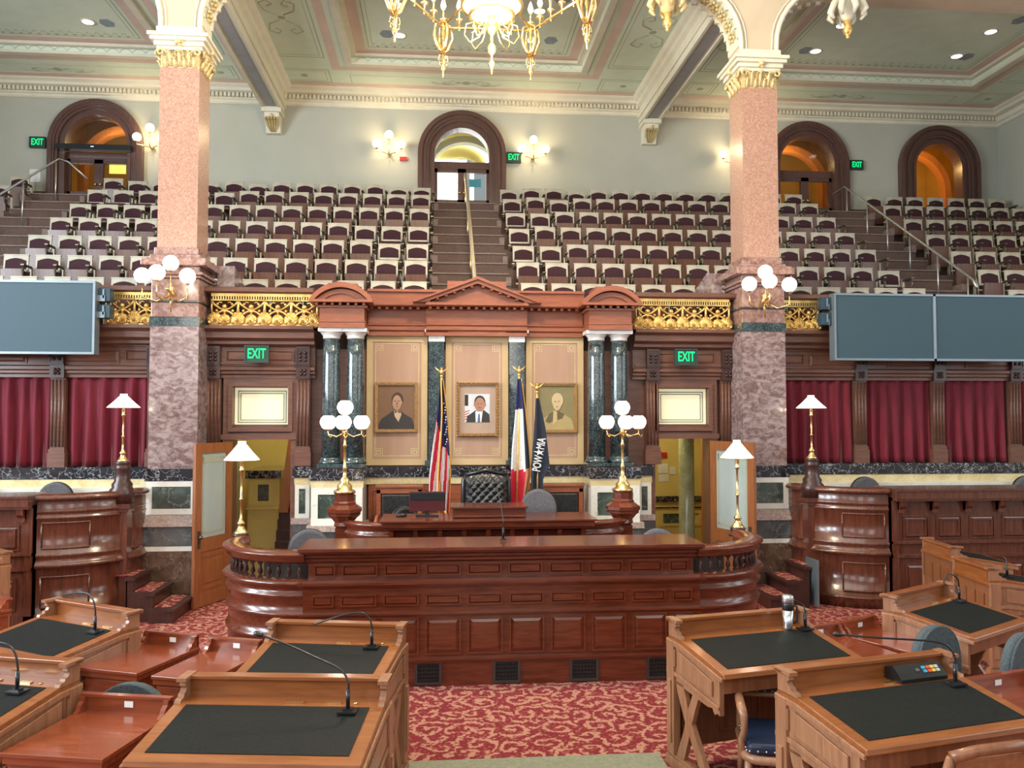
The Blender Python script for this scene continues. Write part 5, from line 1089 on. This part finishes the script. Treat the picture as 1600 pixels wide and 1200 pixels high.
# ---- press benches (raised benches beside the piers)
def press(s):
    side = 'left' if s<0 else 'right'; fx = (lambda a: -a) if s<0 else (lambda a: a)
    def S(mb): return mir(mb) if s<0 else mb
    t = thing('press_bench_end', 'curved glossy wooden drum end of the %s side bench' % side, 'bench', (s*5.3,11.35,0), 0, 'curved bench ends'); R_=.93; drum_t = t
    m = MB(); a0,a1 = PI, 1.5*PI
    m.lathe([(R_-.1,0),(R_+.02,0),(R_+.02,.12),(R_+.03,.13),(R_+.01,.15),(R_,.15),(R_,.66),(R_+.02,.68),(R_+.05,.70),(R_+.05,.73),(R_+.03,.74),(R_,.80),(R_+.02,.82),(R_+.02,.85),(R_,.86),(R_,1.26),(R_+.015,1.27),(R_+.015,1.29),(R_,1.30),(R_,1.34),(R_+.015,1.35),(R_,1.37),(R_,1.48)],(5.3,11.35,0),30,a0,a1); S(m).build('drum', M['press'], t)
    m = MB(); m.lathe([(R_-.1,1.48),(R_+.02,1.48),(R_+.05,1.50),(R_+.05,1.53),(R_+.02,1.56),(R_-.12,1.56)],(5.3,11.35,0),30,a0,a1); S(m).build('rail', M['press'], t)
    for z0,z1 in ((.22,.58),(.92,1.22)):
        m = MB()
        for zz in (z0,z1): m.lathe([(R_,zz-.012),(R_+.012,zz-.008),(R_+.012,zz+.008),(R_,zz+.012)],(5.3,11.35,0),10,1.5*PI-.62,1.5*PI-.06)
        for aa in (1.5*PI-.62,1.5*PI-.06): m.tube([(5.3+(R_+.004)*math.cos(aa),11.35+(R_+.004)*math.sin(aa),z0),(5.3+(R_+.004)*math.cos(aa),11.35+(R_+.004)*math.sin(aa),z1)],.01,5)
        S(m).build('curved_panel', M['press'], t)
    # straight bench
    t = thing('press_bench', 'straight panelled wooden %s side bench with ledge top' % side, 'bench', (s*7,10.45,0), 0, 'straight side benches'); y=10.42; X0,X1=5.34,10.5
    m = MB(); m.box(X0,X1,y,y+.1,0,1.40); m.box(X0,X0+.08,y-.03,y+.5,0,1.44); S(m).build('front', M['press'], t)
    m = MB(); m.box(X0,X1,y-.035,y,.66,.70); m.box(X0,X1,y-.045,y,.84,.87); m.box(X0,X1,y-.03,y,0,.13); S(m).build('mouldings', M['press'], t)
    m = MB(); m.box(X0,X1,y-.13,y+.45,1.40,1.43); m.box(X0,X1,y-.15,y+.45,1.43,1.53); m.box(X0,X1,y-.17,y+.45,1.53,1.555); S(m).build('ledge_top', M['press'], t)
    i = 0; a = X0+.10
    while a < X1-.4:
        q = MB(); q.panel(a+.05,a+.40,.90,1.20,y); q.frame(a+.09,a+.36,.94,1.16,y,.02,.03); S(q).build('panel', M['press'], t)
        if i % 2 == 0: q = MB(); q.panel(a+.08,a+.80,.19,.58,y); S(q).build('lower_panel', M['press'], t)
        q = MB(); q.prism([(y,1.40),(y-.11,1.40),(y-.10,1.33),(y-.05,1.28),(y,1.26)],'x',a-.03,a+.05); q.box(a-.03,a+.05,y-.06,y,1.24,1.40); S(q).build('bracket', M['press'], t); a += .455; i += 1
    # newel with lamp
    t = drum_t
    m = MB(); m.box(4.42,4.60,10.86,11.04,0,1.40); m.box(4.38,4.64,10.82,11.08,1.34,1.40); m.box(4.40,4.62,10.84,11.06,1.30,1.33); S(m).build('newel_post', M['press'], t)
    m = MB(); m.lathe([(.14,1.40),(.15,1.57),(.12,1.60),(.125,1.64),(.095,1.68),(.09,1.82),(.10,1.84),(.09,1.86),(.09,1.90),(.10,1.92)],(4.52,10.95,0),16); S(m).build('newel_cap', M['darkwood'], t)
    desk_lamp(s*4.52,10.95,1.92,.86,.20,'brass lamp with white conical shade on the %s side bench newel' % side)
    # platform behind and steps
    m = MB(); m.box(5.4,XR,10.9,YW,0,.55); m.box(4.5,5.4,11.1,YW,0,.55); struct(S(m), 'floor_platform', M['carpet'])
    t = thing('platform_steps', 'three dark carpeted wooden steps between %s pier and side bench' % side, 'steps', (s*4.2,10.9,0), 0, 'carpeted steps')
    m = MB(); c_ = MB()
    for k in range(3):
        xa = 3.72+.27*k; m.box(xa,xa+.29 if k<2 else 4.33,10.45+.10*k,11.24,0,.17*(k+1)); c_.box(xa+.05,xa+.26,10.58+.10*k,11.24,.17*(k+1),.17*(k+1)+.008)
        m.box(xa-.025,xa+.10,10.43+.10*k,11.25,.17*(k+1)-.03,.17*(k+1)+.004)
    S(m).build('body', M['darkwood'], t); S(c_).build('carpet_pads', M['carpet'], t)
for s in (-1,1): press(s)
for x,yy,l_ in ((-5.55,11.15,'grey chair back peeping over the left curved bench end'),(-6.6,11.15,'grey chair back at the left frame edge behind the side bench'),(5.55,11.15,'grey chair back peeping over the right curved bench end'),(8.0,11.15,'grey chair back behind the far right bench ledge')): office_chair(x,yy+.3,.55,1.08,0,l_)
tag(MB().box(4.36,4.39,10.5,10.83,.03,.62).build('floor_vent', M['screenframe']), 'tall grey vent panel on the side of the right side bench by the steps', 'vent')

# ---- lobby behind the two lower doorways
def lobby(s):
    def S(mb): return mir(mb) if s>0 else mb
    m = MB(); m.box(-4.4,-1.7,14.6,14.7,0,3.0); m.box(-4.5,-4.4,12.2,14.7,0,3.0); m.box(-1.7,-1.6,12.2,14.7,0,3.0); m.box(-4.5,-1.6,12.2,14.7,3.0,3.1)
    struct(S(m),'wall_lobby', M['yellow'])
    point('lobby_ceiling_light',(s*3.0,13.2,2.8),48,(1,.88,.52),.2)
for s in (-1,1): lobby(s)
x = lambda u: at(u,760,13.4).x; z = lambda v: at(410,v,13.4).z
t = thing('lobby_pier','yellow and white lobby wall pier with dark inset seen through the left doorway','pier',(x(412),13.6,0))
m = MB(); m.box(x(387),x(437),13.4,14.59,0,z(747)); m.frame(x(389),x(428),z(790),z(750),13.4,.07,.015); m.box(x(384),x(440),13.38,14.59,z(796),z(794)); m.build('shaft',M['yellow'],t)
m = MB(); m.box(x(384),x(440),13.35,14.59,z(747),z(735)); m.build('cap',M['blackmarble'],t); m = MB(); m.box(x(403),x(420),13.395,13.4,z(787),z(753)); m.build('inset',M['greymarble'],t)
m = MB(); m.box(x(366),x(381),12.9,13.3,0,3.0); tag(m.build('lobby_column',M['columnstone']),'green marble column just inside the left doorway','column')
t = thing('lobby_stair','dark wooden stair with orange oak string seen through the left doorway','stairs',(x(450),13.5,0))
m = MB(); m.prism([(x(452),z(684)),(x(470),z(684)),(x(452),z(800)),(x(437),z(800))],'y',13.3,13.34); m.build('string',M['orange'],t)
m = MB()
for k in range(8): m.box(x(436)-.0,x(475),12.9+.10*k,13.0+.10*k+.6,0,.25+.16*k); 
m.build('treads',M['darkwood'],t)
x = lambda u: at(u,760,12.9).x; z = lambda v: at(1060,v,12.9).z
t = tag(MB().lathe([(.17,0),(.15,.15),(.125,.2),(.12,3.0)],((x(1062)+x(1089))/2,13.0,0),24).build('lobby_column',M['columnstone']),'green marble column seen through the right doorway','column')
x = lambda u: at(u,760,14.5).x; z = lambda v: at(1040,v,14.5).z
tag(MB().box(x(1033),x(1044),14.55,14.6,z(715),z(707)).build('fire_alarm',M['red']),'red fire alarm on the yellow lobby wall through the right doorway','alarm')
for u0,u1,v0,v1,l_ in ((1030,1046,725,740,'upper left'),(1048,1058,730,742,'upper right'),(1031,1047,742,753,'lower')):
    tag(MB().box(x(u0),x(u1),14.585,14.6,z(v1),z(v0)).build('notice_sheet',M['paper']),'white notice sheet on the lobby wall through the right doorway, %s one' % l_,'notice','notice sheets in the lobby')
t = thing('lobby_dado','white and yellow panelled dado with dark bands through the right doorway','dado',(x(1060),14.5,0))
m = MB(); m.box(x(1024),x(1110),14.5,14.6,0,z(782)); m.frame(x(1030),x(1095),z(822),z(798),14.5,.05,.02); m.build('panelling',M['yellow'],t); m = MB(); m.box(x(1024),x(1110),14.45,14.5,z(784),z(775)); m.box(x(1024),x(1110),14.47,14.5,z(794),z(792)); m.build('band',M['blackmarble'],t); m = MB(); m.box(x(1036),x(1062),14.49,14.5,z(818),z(802)); m.build('inset',M['inset'],t)
tag(MB().box(at(1098,700,13.2).x,at(1112,700,13.2).x,13.2,13.3,0,2.9).build('oak_jamb',M['orange']),'orange oak jamb at the right of the right doorway lobby','trim')

# ---- senators' desks
def desk(x, y, deg, label, w=1.15, box=False, shade_='desk', side='deskside'):
    t = thing('legislator_desk', label, 'desk', (x,y,0), math.radians(deg), 'wooden desks with sloping tops and black blotters'); h = w/2; D = .72
    zb, zf = .925, .84; ys_ = -.17
    zz = lambda yy: zb+(zf-zb)*((-yy)-.17)/(D-.17) if yy < -.17 else zb
    m = MB()      # top: level strip at the back then sloping rim
    m.prism([(0.,zb-.03),(0.,zb),(ys_,zb),(-D,zf),(-D-.01,zf-.03),(ys_,zb-.035)],'x',-h,h); m.build('desk_top', M[shade_], t, False, bevel=.005)
    m = MB(); m.prism([(ys_-.015,zz(ys_-.015)+.0005),(ys_-.015,zz(ys_-.015)+.004),(-D+.07,zz(-D+.07)+.004),(-D+.07,zz(-D+.07)+.0005)],'x',-h+.075,h-.075); m.build('blotter', M['blotter'], t, False)
    m = MB(); m.box(-h+.02,h-.02,-.03,0,zb,1.02); m.box(-h,h,-.02,.012,zb-.05,zb-.02); m.build('gallery_back', M[shade_], t, False)
    m = MB(); m.box(-h-.01,h+.01,-.055,.02,1.02,1.042); m.build('gallery_cap', M[shade_], t, False, bevel=.004)
    for s in (-1,1):
        a, b = sorted((s*h, s*(h-.035)))
        m = MB(); m.prism([(0,zb-.01),(0,1.02),(-.10,1.02),(-.105,1.0),(-.085,.985),(-.10,.965),(-.12,.96),(-.125,.945),(-.16,.94),(-.17,zb),(-.17,zb-.01)],'x',a,b); m.box(min(s*(h+.01),s*(h-.045)),max(s*(h+.01),s*(h-.045)),-.125,.024,1.026,1.046); m.build('gallery_end', M[side], t, False)
        m = MB(); th = .02
        # end frame: apron, post, crossed braces, plinth
        m.prism([(0,.60),(0,zb-.03),(-.17,zb-.035),(-D+.05,zf-.035),(-D+.05,.56),(-D+.08,.57),(-D+.11,.55),(-D+.14,.585),(-D+.20,.575),(-.20,.60)],'x',a,b)
        m.box(a-(th if s<0 else 0),b+(th if s>0 else 0),-.10,0,.10,zb-.03)
        xo = s*h; xa, xb = sorted((xo, xo+s*.016))
        m.prism([(.01,zb-.06),(.01,zb-.025),(-.17,zb-.03),(-D-.0,zf-.025),(-D-.0,zf-.05),(-.17,zb-.065)],'x',xa,xb+.0 if s>0 else xb)
        m.prism([(.01,.655),(.01,.685),(-.16,.685),(-D+.04,.625),(-D+.04,.60),(-.16,.655)],'x',xa,xb)
        m.prism([(-.03,.72),(-.03,.84),(-.11,.84),(-.11,.72)],'x',xa,xb); m.prism([(-.16,.715),(-.16,.845),(-D+.12,.765),(-D+.12,.665)],'x',xa,xb)
        m.prism([(-.025,.18),(-.025,.62),(-.075,.62),(-.075,.18)],'x',xa+s*th*.8,xb+s*th*.8)
        m.build('side_apron', M[side], t, False, bevel=.003)
        m = MB(); m.prism([(-.10,.62),(-.20,.62),(-.30,.40),(-.50,.14),(-.58,.10),(-.46,.10),(-.40,.14),(-.22,.38),(-.12,.55)],'x',a,b); m.prism([(-.42,.62),(-.34,.62),(-.24,.42),(-.20,.30),(-.12,.14),(-.10,.10),(-.20,.10),(-.28,.30),(-.30,.36),(-.36,.50)],'x',a+.002,b-.002)
        m.build('cross_brace', M[side], t, False)
        m = MB(); m.box(a-.02,b+.02,-.60,.02,0,.08); m.box(a-.01,b+.01,-.59,.01,.08,.10); m.build('foot_rail', M[side], t, False, bevel=.004)
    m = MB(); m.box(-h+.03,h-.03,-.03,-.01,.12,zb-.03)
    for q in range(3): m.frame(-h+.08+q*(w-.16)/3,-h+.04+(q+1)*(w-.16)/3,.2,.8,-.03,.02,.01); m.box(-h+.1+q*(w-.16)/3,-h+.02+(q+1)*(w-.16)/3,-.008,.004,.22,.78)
    m.build('back_panel', M['deskdark'], t, False)  # darker oak paints in the shade inside the desk
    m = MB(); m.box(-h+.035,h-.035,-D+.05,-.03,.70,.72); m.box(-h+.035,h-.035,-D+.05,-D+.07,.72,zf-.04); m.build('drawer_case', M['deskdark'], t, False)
    m = MB(); m.cb((.08,-.13,zb+.004),(.10,.03,.006)); m.cb((.30,-.13,zb+.004),(.08,.03,.006)); m.ball((h*.72,-.13,zb+.004),.012,8,sz=.4); m.build('brass_plates', M['brass'], t, False)
    return t
def dm(x, y, deg, lx, ly, w=1.15):
    zb, zf = .925, .84; z = (zb+(zf-zb)*((-ly)-.17)/(.55) if ly < -.17 else zb)+.004
    return Matrix.Translation((x,y,0)) @ Matrix.Rotation(math.radians(deg),4,'Z') @ Matrix.Translation((lx,ly,z))
DK = [(-1.37,4.86,-7.5,1.16,'legislator desk nearest the camera on the left, large black blotter'),
      (-1.23,6.07,-11,.97,'legislator desk behind the near left one, in front of the counter'),
      (-3.17,6.78,-32,.97,'far left desk with black blotter beside the curved bench end'),
      (-3.2,5.42,-17,1.12,'desk cut by the left frame edge with a gooseneck microphone'),
      (2.02,4.87,13,1.2,'near right desk with black blotter and a voting box'),
      (1.68,6.09,13,1.12,'desk with crossed side braces and a steel travel mug on it'),
      (3.50,6.82,31,.95,'right desk with black blotter in front of the right bench end'),
      (-5.44,9.77,-45,.9,'desk end just showing at the far left frame edge')]
for x_, y_, d_, w_, l_ in DK:
    t = desk(x_, y_, d_, l_, w_, side='deskside')
def G(x_, y_, d_, w_, l_): return desk(x_, y_, d_, l_, w_)
G(5.22,9.25,83,.72,'rearmost right desk seen side on with orange top, by the straight bench'); G(4.77,7.95,84,.66,'right desk seen side on at the frame edge below the rearmost desk')
mic(dm(-1.37,4.86,-7.5,.40,-.24), [(.0,0,.16),(-.05,.02,.22),(-.20,.04,.28),(-.36,.06,.34),(-.50,.08,.38)], 'long gooseneck microphone on the near left desk')
mic(dm(-1.23,6.07,-11,.30,-.22), [(0,0,.14),(-.02,0,.2),(-.08,0,.235),(-.22,0,.21),(-.42,.02,.14)], 'gooseneck microphone on the desk behind the near left desk', foam=False)
mic(dm(-3.17,6.78,-32,.32,-.25), [(0,0,.15),(-.02,0,.22),(-.08,0,.27),(-.2,0,.27),(-.40,.02,.22)], 'gooseneck microphone on the far left desk', foam=False)
mic(dm(-3.2,5.42,-17,.36,-.26), [(0,0,.14),(-.02,0,.22),(-.08,0,.27),(-.2,0,.28)], 'gooseneck microphone on the desk at the left frame edge', foam=False)
mic(dm(2.02,4.87,13,.45,-.25), [(.0,0,.16),(-.03,.02,.22),(-.12,.05,.25),(-.45,.12,.28),(-.66,.18,.30)], 'long gooseneck microphone on the near right desk')
mic(dm(1.68,6.09,13,.46,-.20), [(0,0,.14),(-.01,.02,.18),(-.08,.05,.22)], 'short gooseneck microphone beside the travel mug', foam=False)
mic(dm(3.50,6.82,31,.33,-.22), [(0,0,.13),(-.03,0,.2),(-.12,.02,.24),(-.22,.02,.18)], 'arched gooseneck microphone on the right desk by the bench', foam=False)
mic(dm(4.77,7.95,84,-.1,-.3), [(0,0,.12),(.02,0,.18),(.08,.02,.2)], 'short microphone on the side-on right desk at the frame edge', foam=False)
# travel mug
q = dm(1.68,6.09,13,.34,-.16).translation; t = thing('travel_mug','steel travel mug with black lid on the crossed-brace desk','mug',q)
m = MB(); m.lathe([(.031,0),(.033,.01),(.041,.14)],tuple(q),20); m.build('body',M['steel'],t); m = MB(); m.lathe([(.042,.14),(.044,.15),(.044,.185),(.040,.195)],tuple(q),20); m.build('band',M['black'],t)
m = MB(); m.lathe([(.041,.195),(.043,.20),(.043,.235),(.038,.245),(.03,.25)],tuple(q),20); m.build('lid',M['steel'],t); m = MB(); m.tube([(q.x+.04,q.y,q.z+.17),(q.x+.07,q.y,q.z+.16),(q.x+.07,q.y,q.z+.06),(q.x+.038,q.y,q.z+.04)],.008,6); m.build('handle',M['black'],t)
# voting box
B = dm(2.02,4.87,13,.30,-.10); t = thing('voting_box','black box with coloured buttons in the near right desk gallery','voting box',B.translation)
m = MB(B); m.prism([(.06,0),(.06,.065),(0,.085),(-.075,.02),(-.075,0)],'x',-.17,.17); m.build('case',M['black'],t)
Bt = B @ Matrix.Translation((0,-.038,.056)) @ Matrix.Rotation(math.atan2(.065,.075),4,'X')
for i,(cx_,c_) in enumerate(((.0,(.05,.35,.5)),(.032,(.7,.08,.03)),(.062,(.75,.5,.05)),(.094,(.5,.5,.5)),(-.05,(.1,.1,.11)))):
    for r_ in ((0,) if i==4 else (-.012,.012)): m = MB(Bt); m.cb((cx_+.03,r_,0),(.024,.018,.008)); m.build('button',plain('button %d' % i,c_,.4),t)
# low cabinets between desks
def cabinet(x, y, deg, w, label, D=.66):
    t = thing('side_cabinet', label, 'cabinet', (x,y,0), math.radians(deg), 'low reddish cabinets between desks'); h = w/2
    m = MB(); m.box(-h-.01,h+.01,-D-.01,.0,.735,.76); m.build('top', M['redtop'], t, False, bevel=.004)
    m = MB(); m.box(-h+.015,h-.015,-D+.02,-.02,0,.735); m.box(-h,h,-D,0,.70,.735); m.box(-h+.005,h-.005,-D+.01,0,0,.08); m.build('body', M['redtop'], t, False)
    m = MB(); m.box(-h+.03,h-.03,-D+.01,-D+.022,.50,.68); m.build('drawer', M['redtop'], t, False); m = MB(); m.ball((0,-D,.60),.010,8); m.build('knob', M['silver'], t, False)
    m = MB(); m.box(-h,h,-.025,0,.76,.84); m.box(-h-.005,h+.005,-.035,.008,.84,.855); m.build('gallery_back', M['redtop'], t, False)
    for s in (-1,1): a,b = sorted((s*h,s*(h-.03))); m = MB(); m.prism([(0,.76),(0,.845),(-.05,.845),(-.055,.82),(-.08,.80),(-.09,.78),(-.12,.76)],'x',a,b); m.build('gallery_end', M['redtop'], t, False)
    m = MB(); m.cb((.02,-.028,.805),(.055,.004,.035)); m.build('name_plate', M['paper'], t, False)
for a in ((-2.35,5.17,-13,.56,'low reddish cabinet at the bottom left between two desks'),(-2.54,6.61,-21,.46,'low reddish cabinet right of the far left desk'),(-2.02,6.40,-19,.42,'low reddish cabinet touching the second left desk'),(2.44,6.40,18,.44,'low reddish cabinet right of the travel mug desk'),(2.86,6.58,28,.44,'low reddish cabinet left of the right bench-side desk'),(3.00,5.10,16,.62,'low reddish cabinet at the right frame edge beside the near right desk'),(-4.56,8.11,-40,.50,'orange-topped cabinet corner at the left frame edge')): cabinet(*a)
# chairs among the desks
office_chair(2.90,5.58,0,1.05,math.radians(202),'teal-grey round chair back right of the low cabinets','darkcloth',.44)
office_chair(3.38,5.36,0,1.04,math.radians(210),'teal-grey round chair back at the right frame edge','darkcloth',.50)
office_chair(-2.42,5.46,0,.84,math.radians(168),'dark grey chair top behind the bottom left cabinet','darkcloth',.50)
def armchair(x, y, deg, label, h=.98, cu='blue', wd_='deskside'):
    t = thing('wooden_armchair', label, 'chair', (x,y,0), math.radians(deg), 'oak armchairs'); n = 12
    m = MB()
    for s in (-1,1):
        m.tube([(s*.26,.24,.40),(s*.27,.26,.7),(s*.25,.30,h)],[.026,.024,.022],8); 
    m.tube([(-.25,.30,h),(-.13,.33,h+.03),(.13,.33,h+.03),(.25,.30,h)],.03,8); m.tube([(-.26,.27,.62),(.26,.27,.62)],.02,8); m.build('back_frame', M[wd_], t, False)
    m = MB(); m.box(-.22,.22,.25,.295,.64,h-.02); m.build('back_cushion', M[cu], t, False, bevel=.015)
    m = MB()
    for q in range(9): z_ = .66+q*(h-.70)/8; m.ball((-.21,.245,z_),.007,6); m.ball((.21,.245,z_),.007,6); m.ball((-.2+.05*q,.245,.65),.007,6); m.ball((-.2+.05*q,.245,h-.04),.007,6)
    for q in range(11): m.ball((-.25+.05*q,-.245,.43),.007,6); m.ball((-.268,-.23+.046*q,.43),.007,6)
    m.build('nailheads', M['silver'], t, False)
    m = MB(); m.box(-.26,.26,-.24,.25,.40,.47); m.build('seat_cushion', M[cu], t, False, bevel=.02)
    m = MB(); m.tube([(-.27,.25,.38),(-.27,-.2,.38),(-.22,-.25,.38),(0,-.27,.38),(.22,-.25,.38),(.27,-.2,.38),(.27,.25,.38)],.028,8); m.build('seat_rail', M[wd_], t, False)
    for s in (-1,1):
        m = MB(); m.tube([(s*.26,.27,.66),(s*.29,.05,.68),(s*.29,-.15,.665),(s*.28,-.20,.63),(s*.275,-.18,.54),(s*.29,-.14,.46),(s*.27,-.15,.38)],[.022,.028,.03,.026,.02,.022,.026],8); m.build('armrest', M[wd_], t, False)
        for yy in (-.2,.24): m = MB(); m.tube([(s*.25,yy,.38),(s*.26,yy,.2),(s*.27,yy*1.08,.02)],[.028,.022,.018],8); m.build('leg', M[wd_], t, False)
armchair(1.70,5.25,345,'oak armchair with blue studded leather under the crossed-brace desk',.76)
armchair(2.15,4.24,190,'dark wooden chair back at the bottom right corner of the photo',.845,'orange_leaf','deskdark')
tag(MB().box(-.73,1.10,4.2,6.14,0,.012).build('floor_mat', M['mat_green']), 'flat grey-green mat on the carpet at the bottom centre', 'mat')

# ---- great chandelier
cx, cy = .03, 8.9
t = thing('chandelier','large brass chandelier with hexagonal arms and lit crystal bowl at the top centre','chandelier',(cx,cy,6.2))
m = MB(); m.lathe([(.04,7.5),(.04,10.8),(.12,10.95),(.14,11)],(cx,cy,0),12); m.lathe([(.28,7.45),(.30,7.50),(.30,7.56),(.26,7.60)],(cx,cy,0),24); m.build('stem', M['brass'], t)
m = MB(); m.lathe([(.10,6.86),(.2,6.88),(.27,6.93),(.30,7.0),(.31,7.12)],(cx,cy,0),28)
for q in range(28): a=q*2*PI/28; m.tube([(cx+.22*math.cos(a),cy+.22*math.sin(a),6.88),(cx+.315*math.cos(a),cy+.315*math.sin(a),6.98),(cx+.32*math.cos(a),cy+.32*math.sin(a),7.12),(cx+.28*math.cos(a),cy+.28*math.sin(a),7.42)],.014,5)
m.build('crystal_bowl', M['crystal'], t)
m = MB(); m.tube([(cx+.33*math.cos(q*PI/14),cy+.33*math.sin(q*PI/14),6.97) for q in range(28)],.018,6,True); m.tube([(cx+.24*math.cos(q*PI/14),cy+.24*math.sin(q*PI/14),6.86) for q in range(28)],.02,6,True); m.tube([(cx+.34*math.cos(q*PI/14),cy+.34*math.sin(q*PI/14),7.2) for q in range(28)],.016,6,True); m.build('bowl_rings', M['brass'], t)
m = MB(); m.lathe([(.001,6.20),(.012,6.21),(.012,6.27),(.03,6.30),(.035,6.34),(.012,6.37),(.012,6.42),(.045,6.46),(.045,6.52),(.015,6.56),(.015,6.64),(.06,6.70),(.07,6.76),(.03,6.80),(.05,6.86)],(cx,cy,0),12)
m.build('centre_pendant', M['brass'], t)
m = MB()
for q in range(8):
    a=q*PI/4; c_,s_=math.cos(a),math.sin(a); m.tube([(cx+r_*c_,cy+r_*s_,z_) for r_,z_ in ((.06,6.78),(.14,6.62),(.24,6.56),(.30,6.64),(.28,6.76),(.20,6.78),(.17,6.70),(.22,6.66))],.008,5)
m.build('scrolls', M['brass'], t)
m = MB()
P = [(cx+1.05*math.cos(q*PI/3),cy+1.05*math.sin(q*PI/3)) for q in range(6)]
for q in range(6): a,b=P[q],P[(q+1)%6]; m.tube([(a[0],a[1],7.14),(b[0],b[1],7.14)],.016,6); m.tube([(cx,cy,7.3),(P[q][0],P[q][1],7.16)],.013,6)
m.build('hexagon_frame', M['brass'], t)
for q,(px,py) in enumerate(P):
    m = MB(); m.lathe([(.001,6.52),(.010,6.53),(.012,6.60),(.03,6.62),(.035,6.66),(.012,6.70),(.012,6.84),(.03,6.87),(.012,6.90),(.012,7.0),(.03,7.04),(.015,7.10),(.04,7.14),(.015,7.2)],(px,py,0),10)
    for j in range(4):
        a=j*PI/2+.4; c_,s_=math.cos(a),math.sin(a); m.tube([(px,py,6.82),(px+.06*c_,py+.06*s_,6.88),(px+.12*c_,py+.12*s_,7.02),(px+.10*c_,py+.10*s_,7.16),(px+.03*c_,py+.03*s_,7.20)],[.02,.025,.02,.014,.01],6); m.tube([(px,py,6.78),(px+.05*c_,py+.05*s_,6.80),(px+.06*c_,py+.06*s_,6.74),(px+.03*c_,py+.03*s_,6.72)],.007,5)
        m.tube([(px,py,6.66),(px+.045*c_,py+.045*s_,6.68),(px+.05*c_,py+.05*s_,6.73)],.007,5)
    m.build('arm_pendant', M['brass'], t)
for q in range(6):
    a,b=P[q],P[(q+1)%6]
    for f_ in (.0,.22,.42,.62,.82):
        x_=a[0]+(b[0]-a[0])*f_; y_=a[1]+(b[1]-a[1])*f_; k = MB(); k.lathe([(.012,7.14),(.012,7.20),(.045,7.22),(.05,7.24),(.015,7.25)],(x_,y_,0),8); k.lathe([(.012,7.25),(.012,7.36)],(x_,y_,0),6); k.lathe([(.001,7.10),(.01,7.11),(.006,7.14)],(x_,y_,0),6); k.build('candle_cup', M['brass'], t)
        k = MB(); k.lathe([(.02,7.36),(.035,7.40),(.02,7.46),(.001,7.50)],(x_,y_,0),8); k.build('bulb', M['sconceglobe'], t)
point('chandelier_light',(cx,cy-.0,7.75),650,(1,.82,.56),.35); point('chandelier_light',(cx,cy-.35,6.5),620,(1,.86,.64),.3)
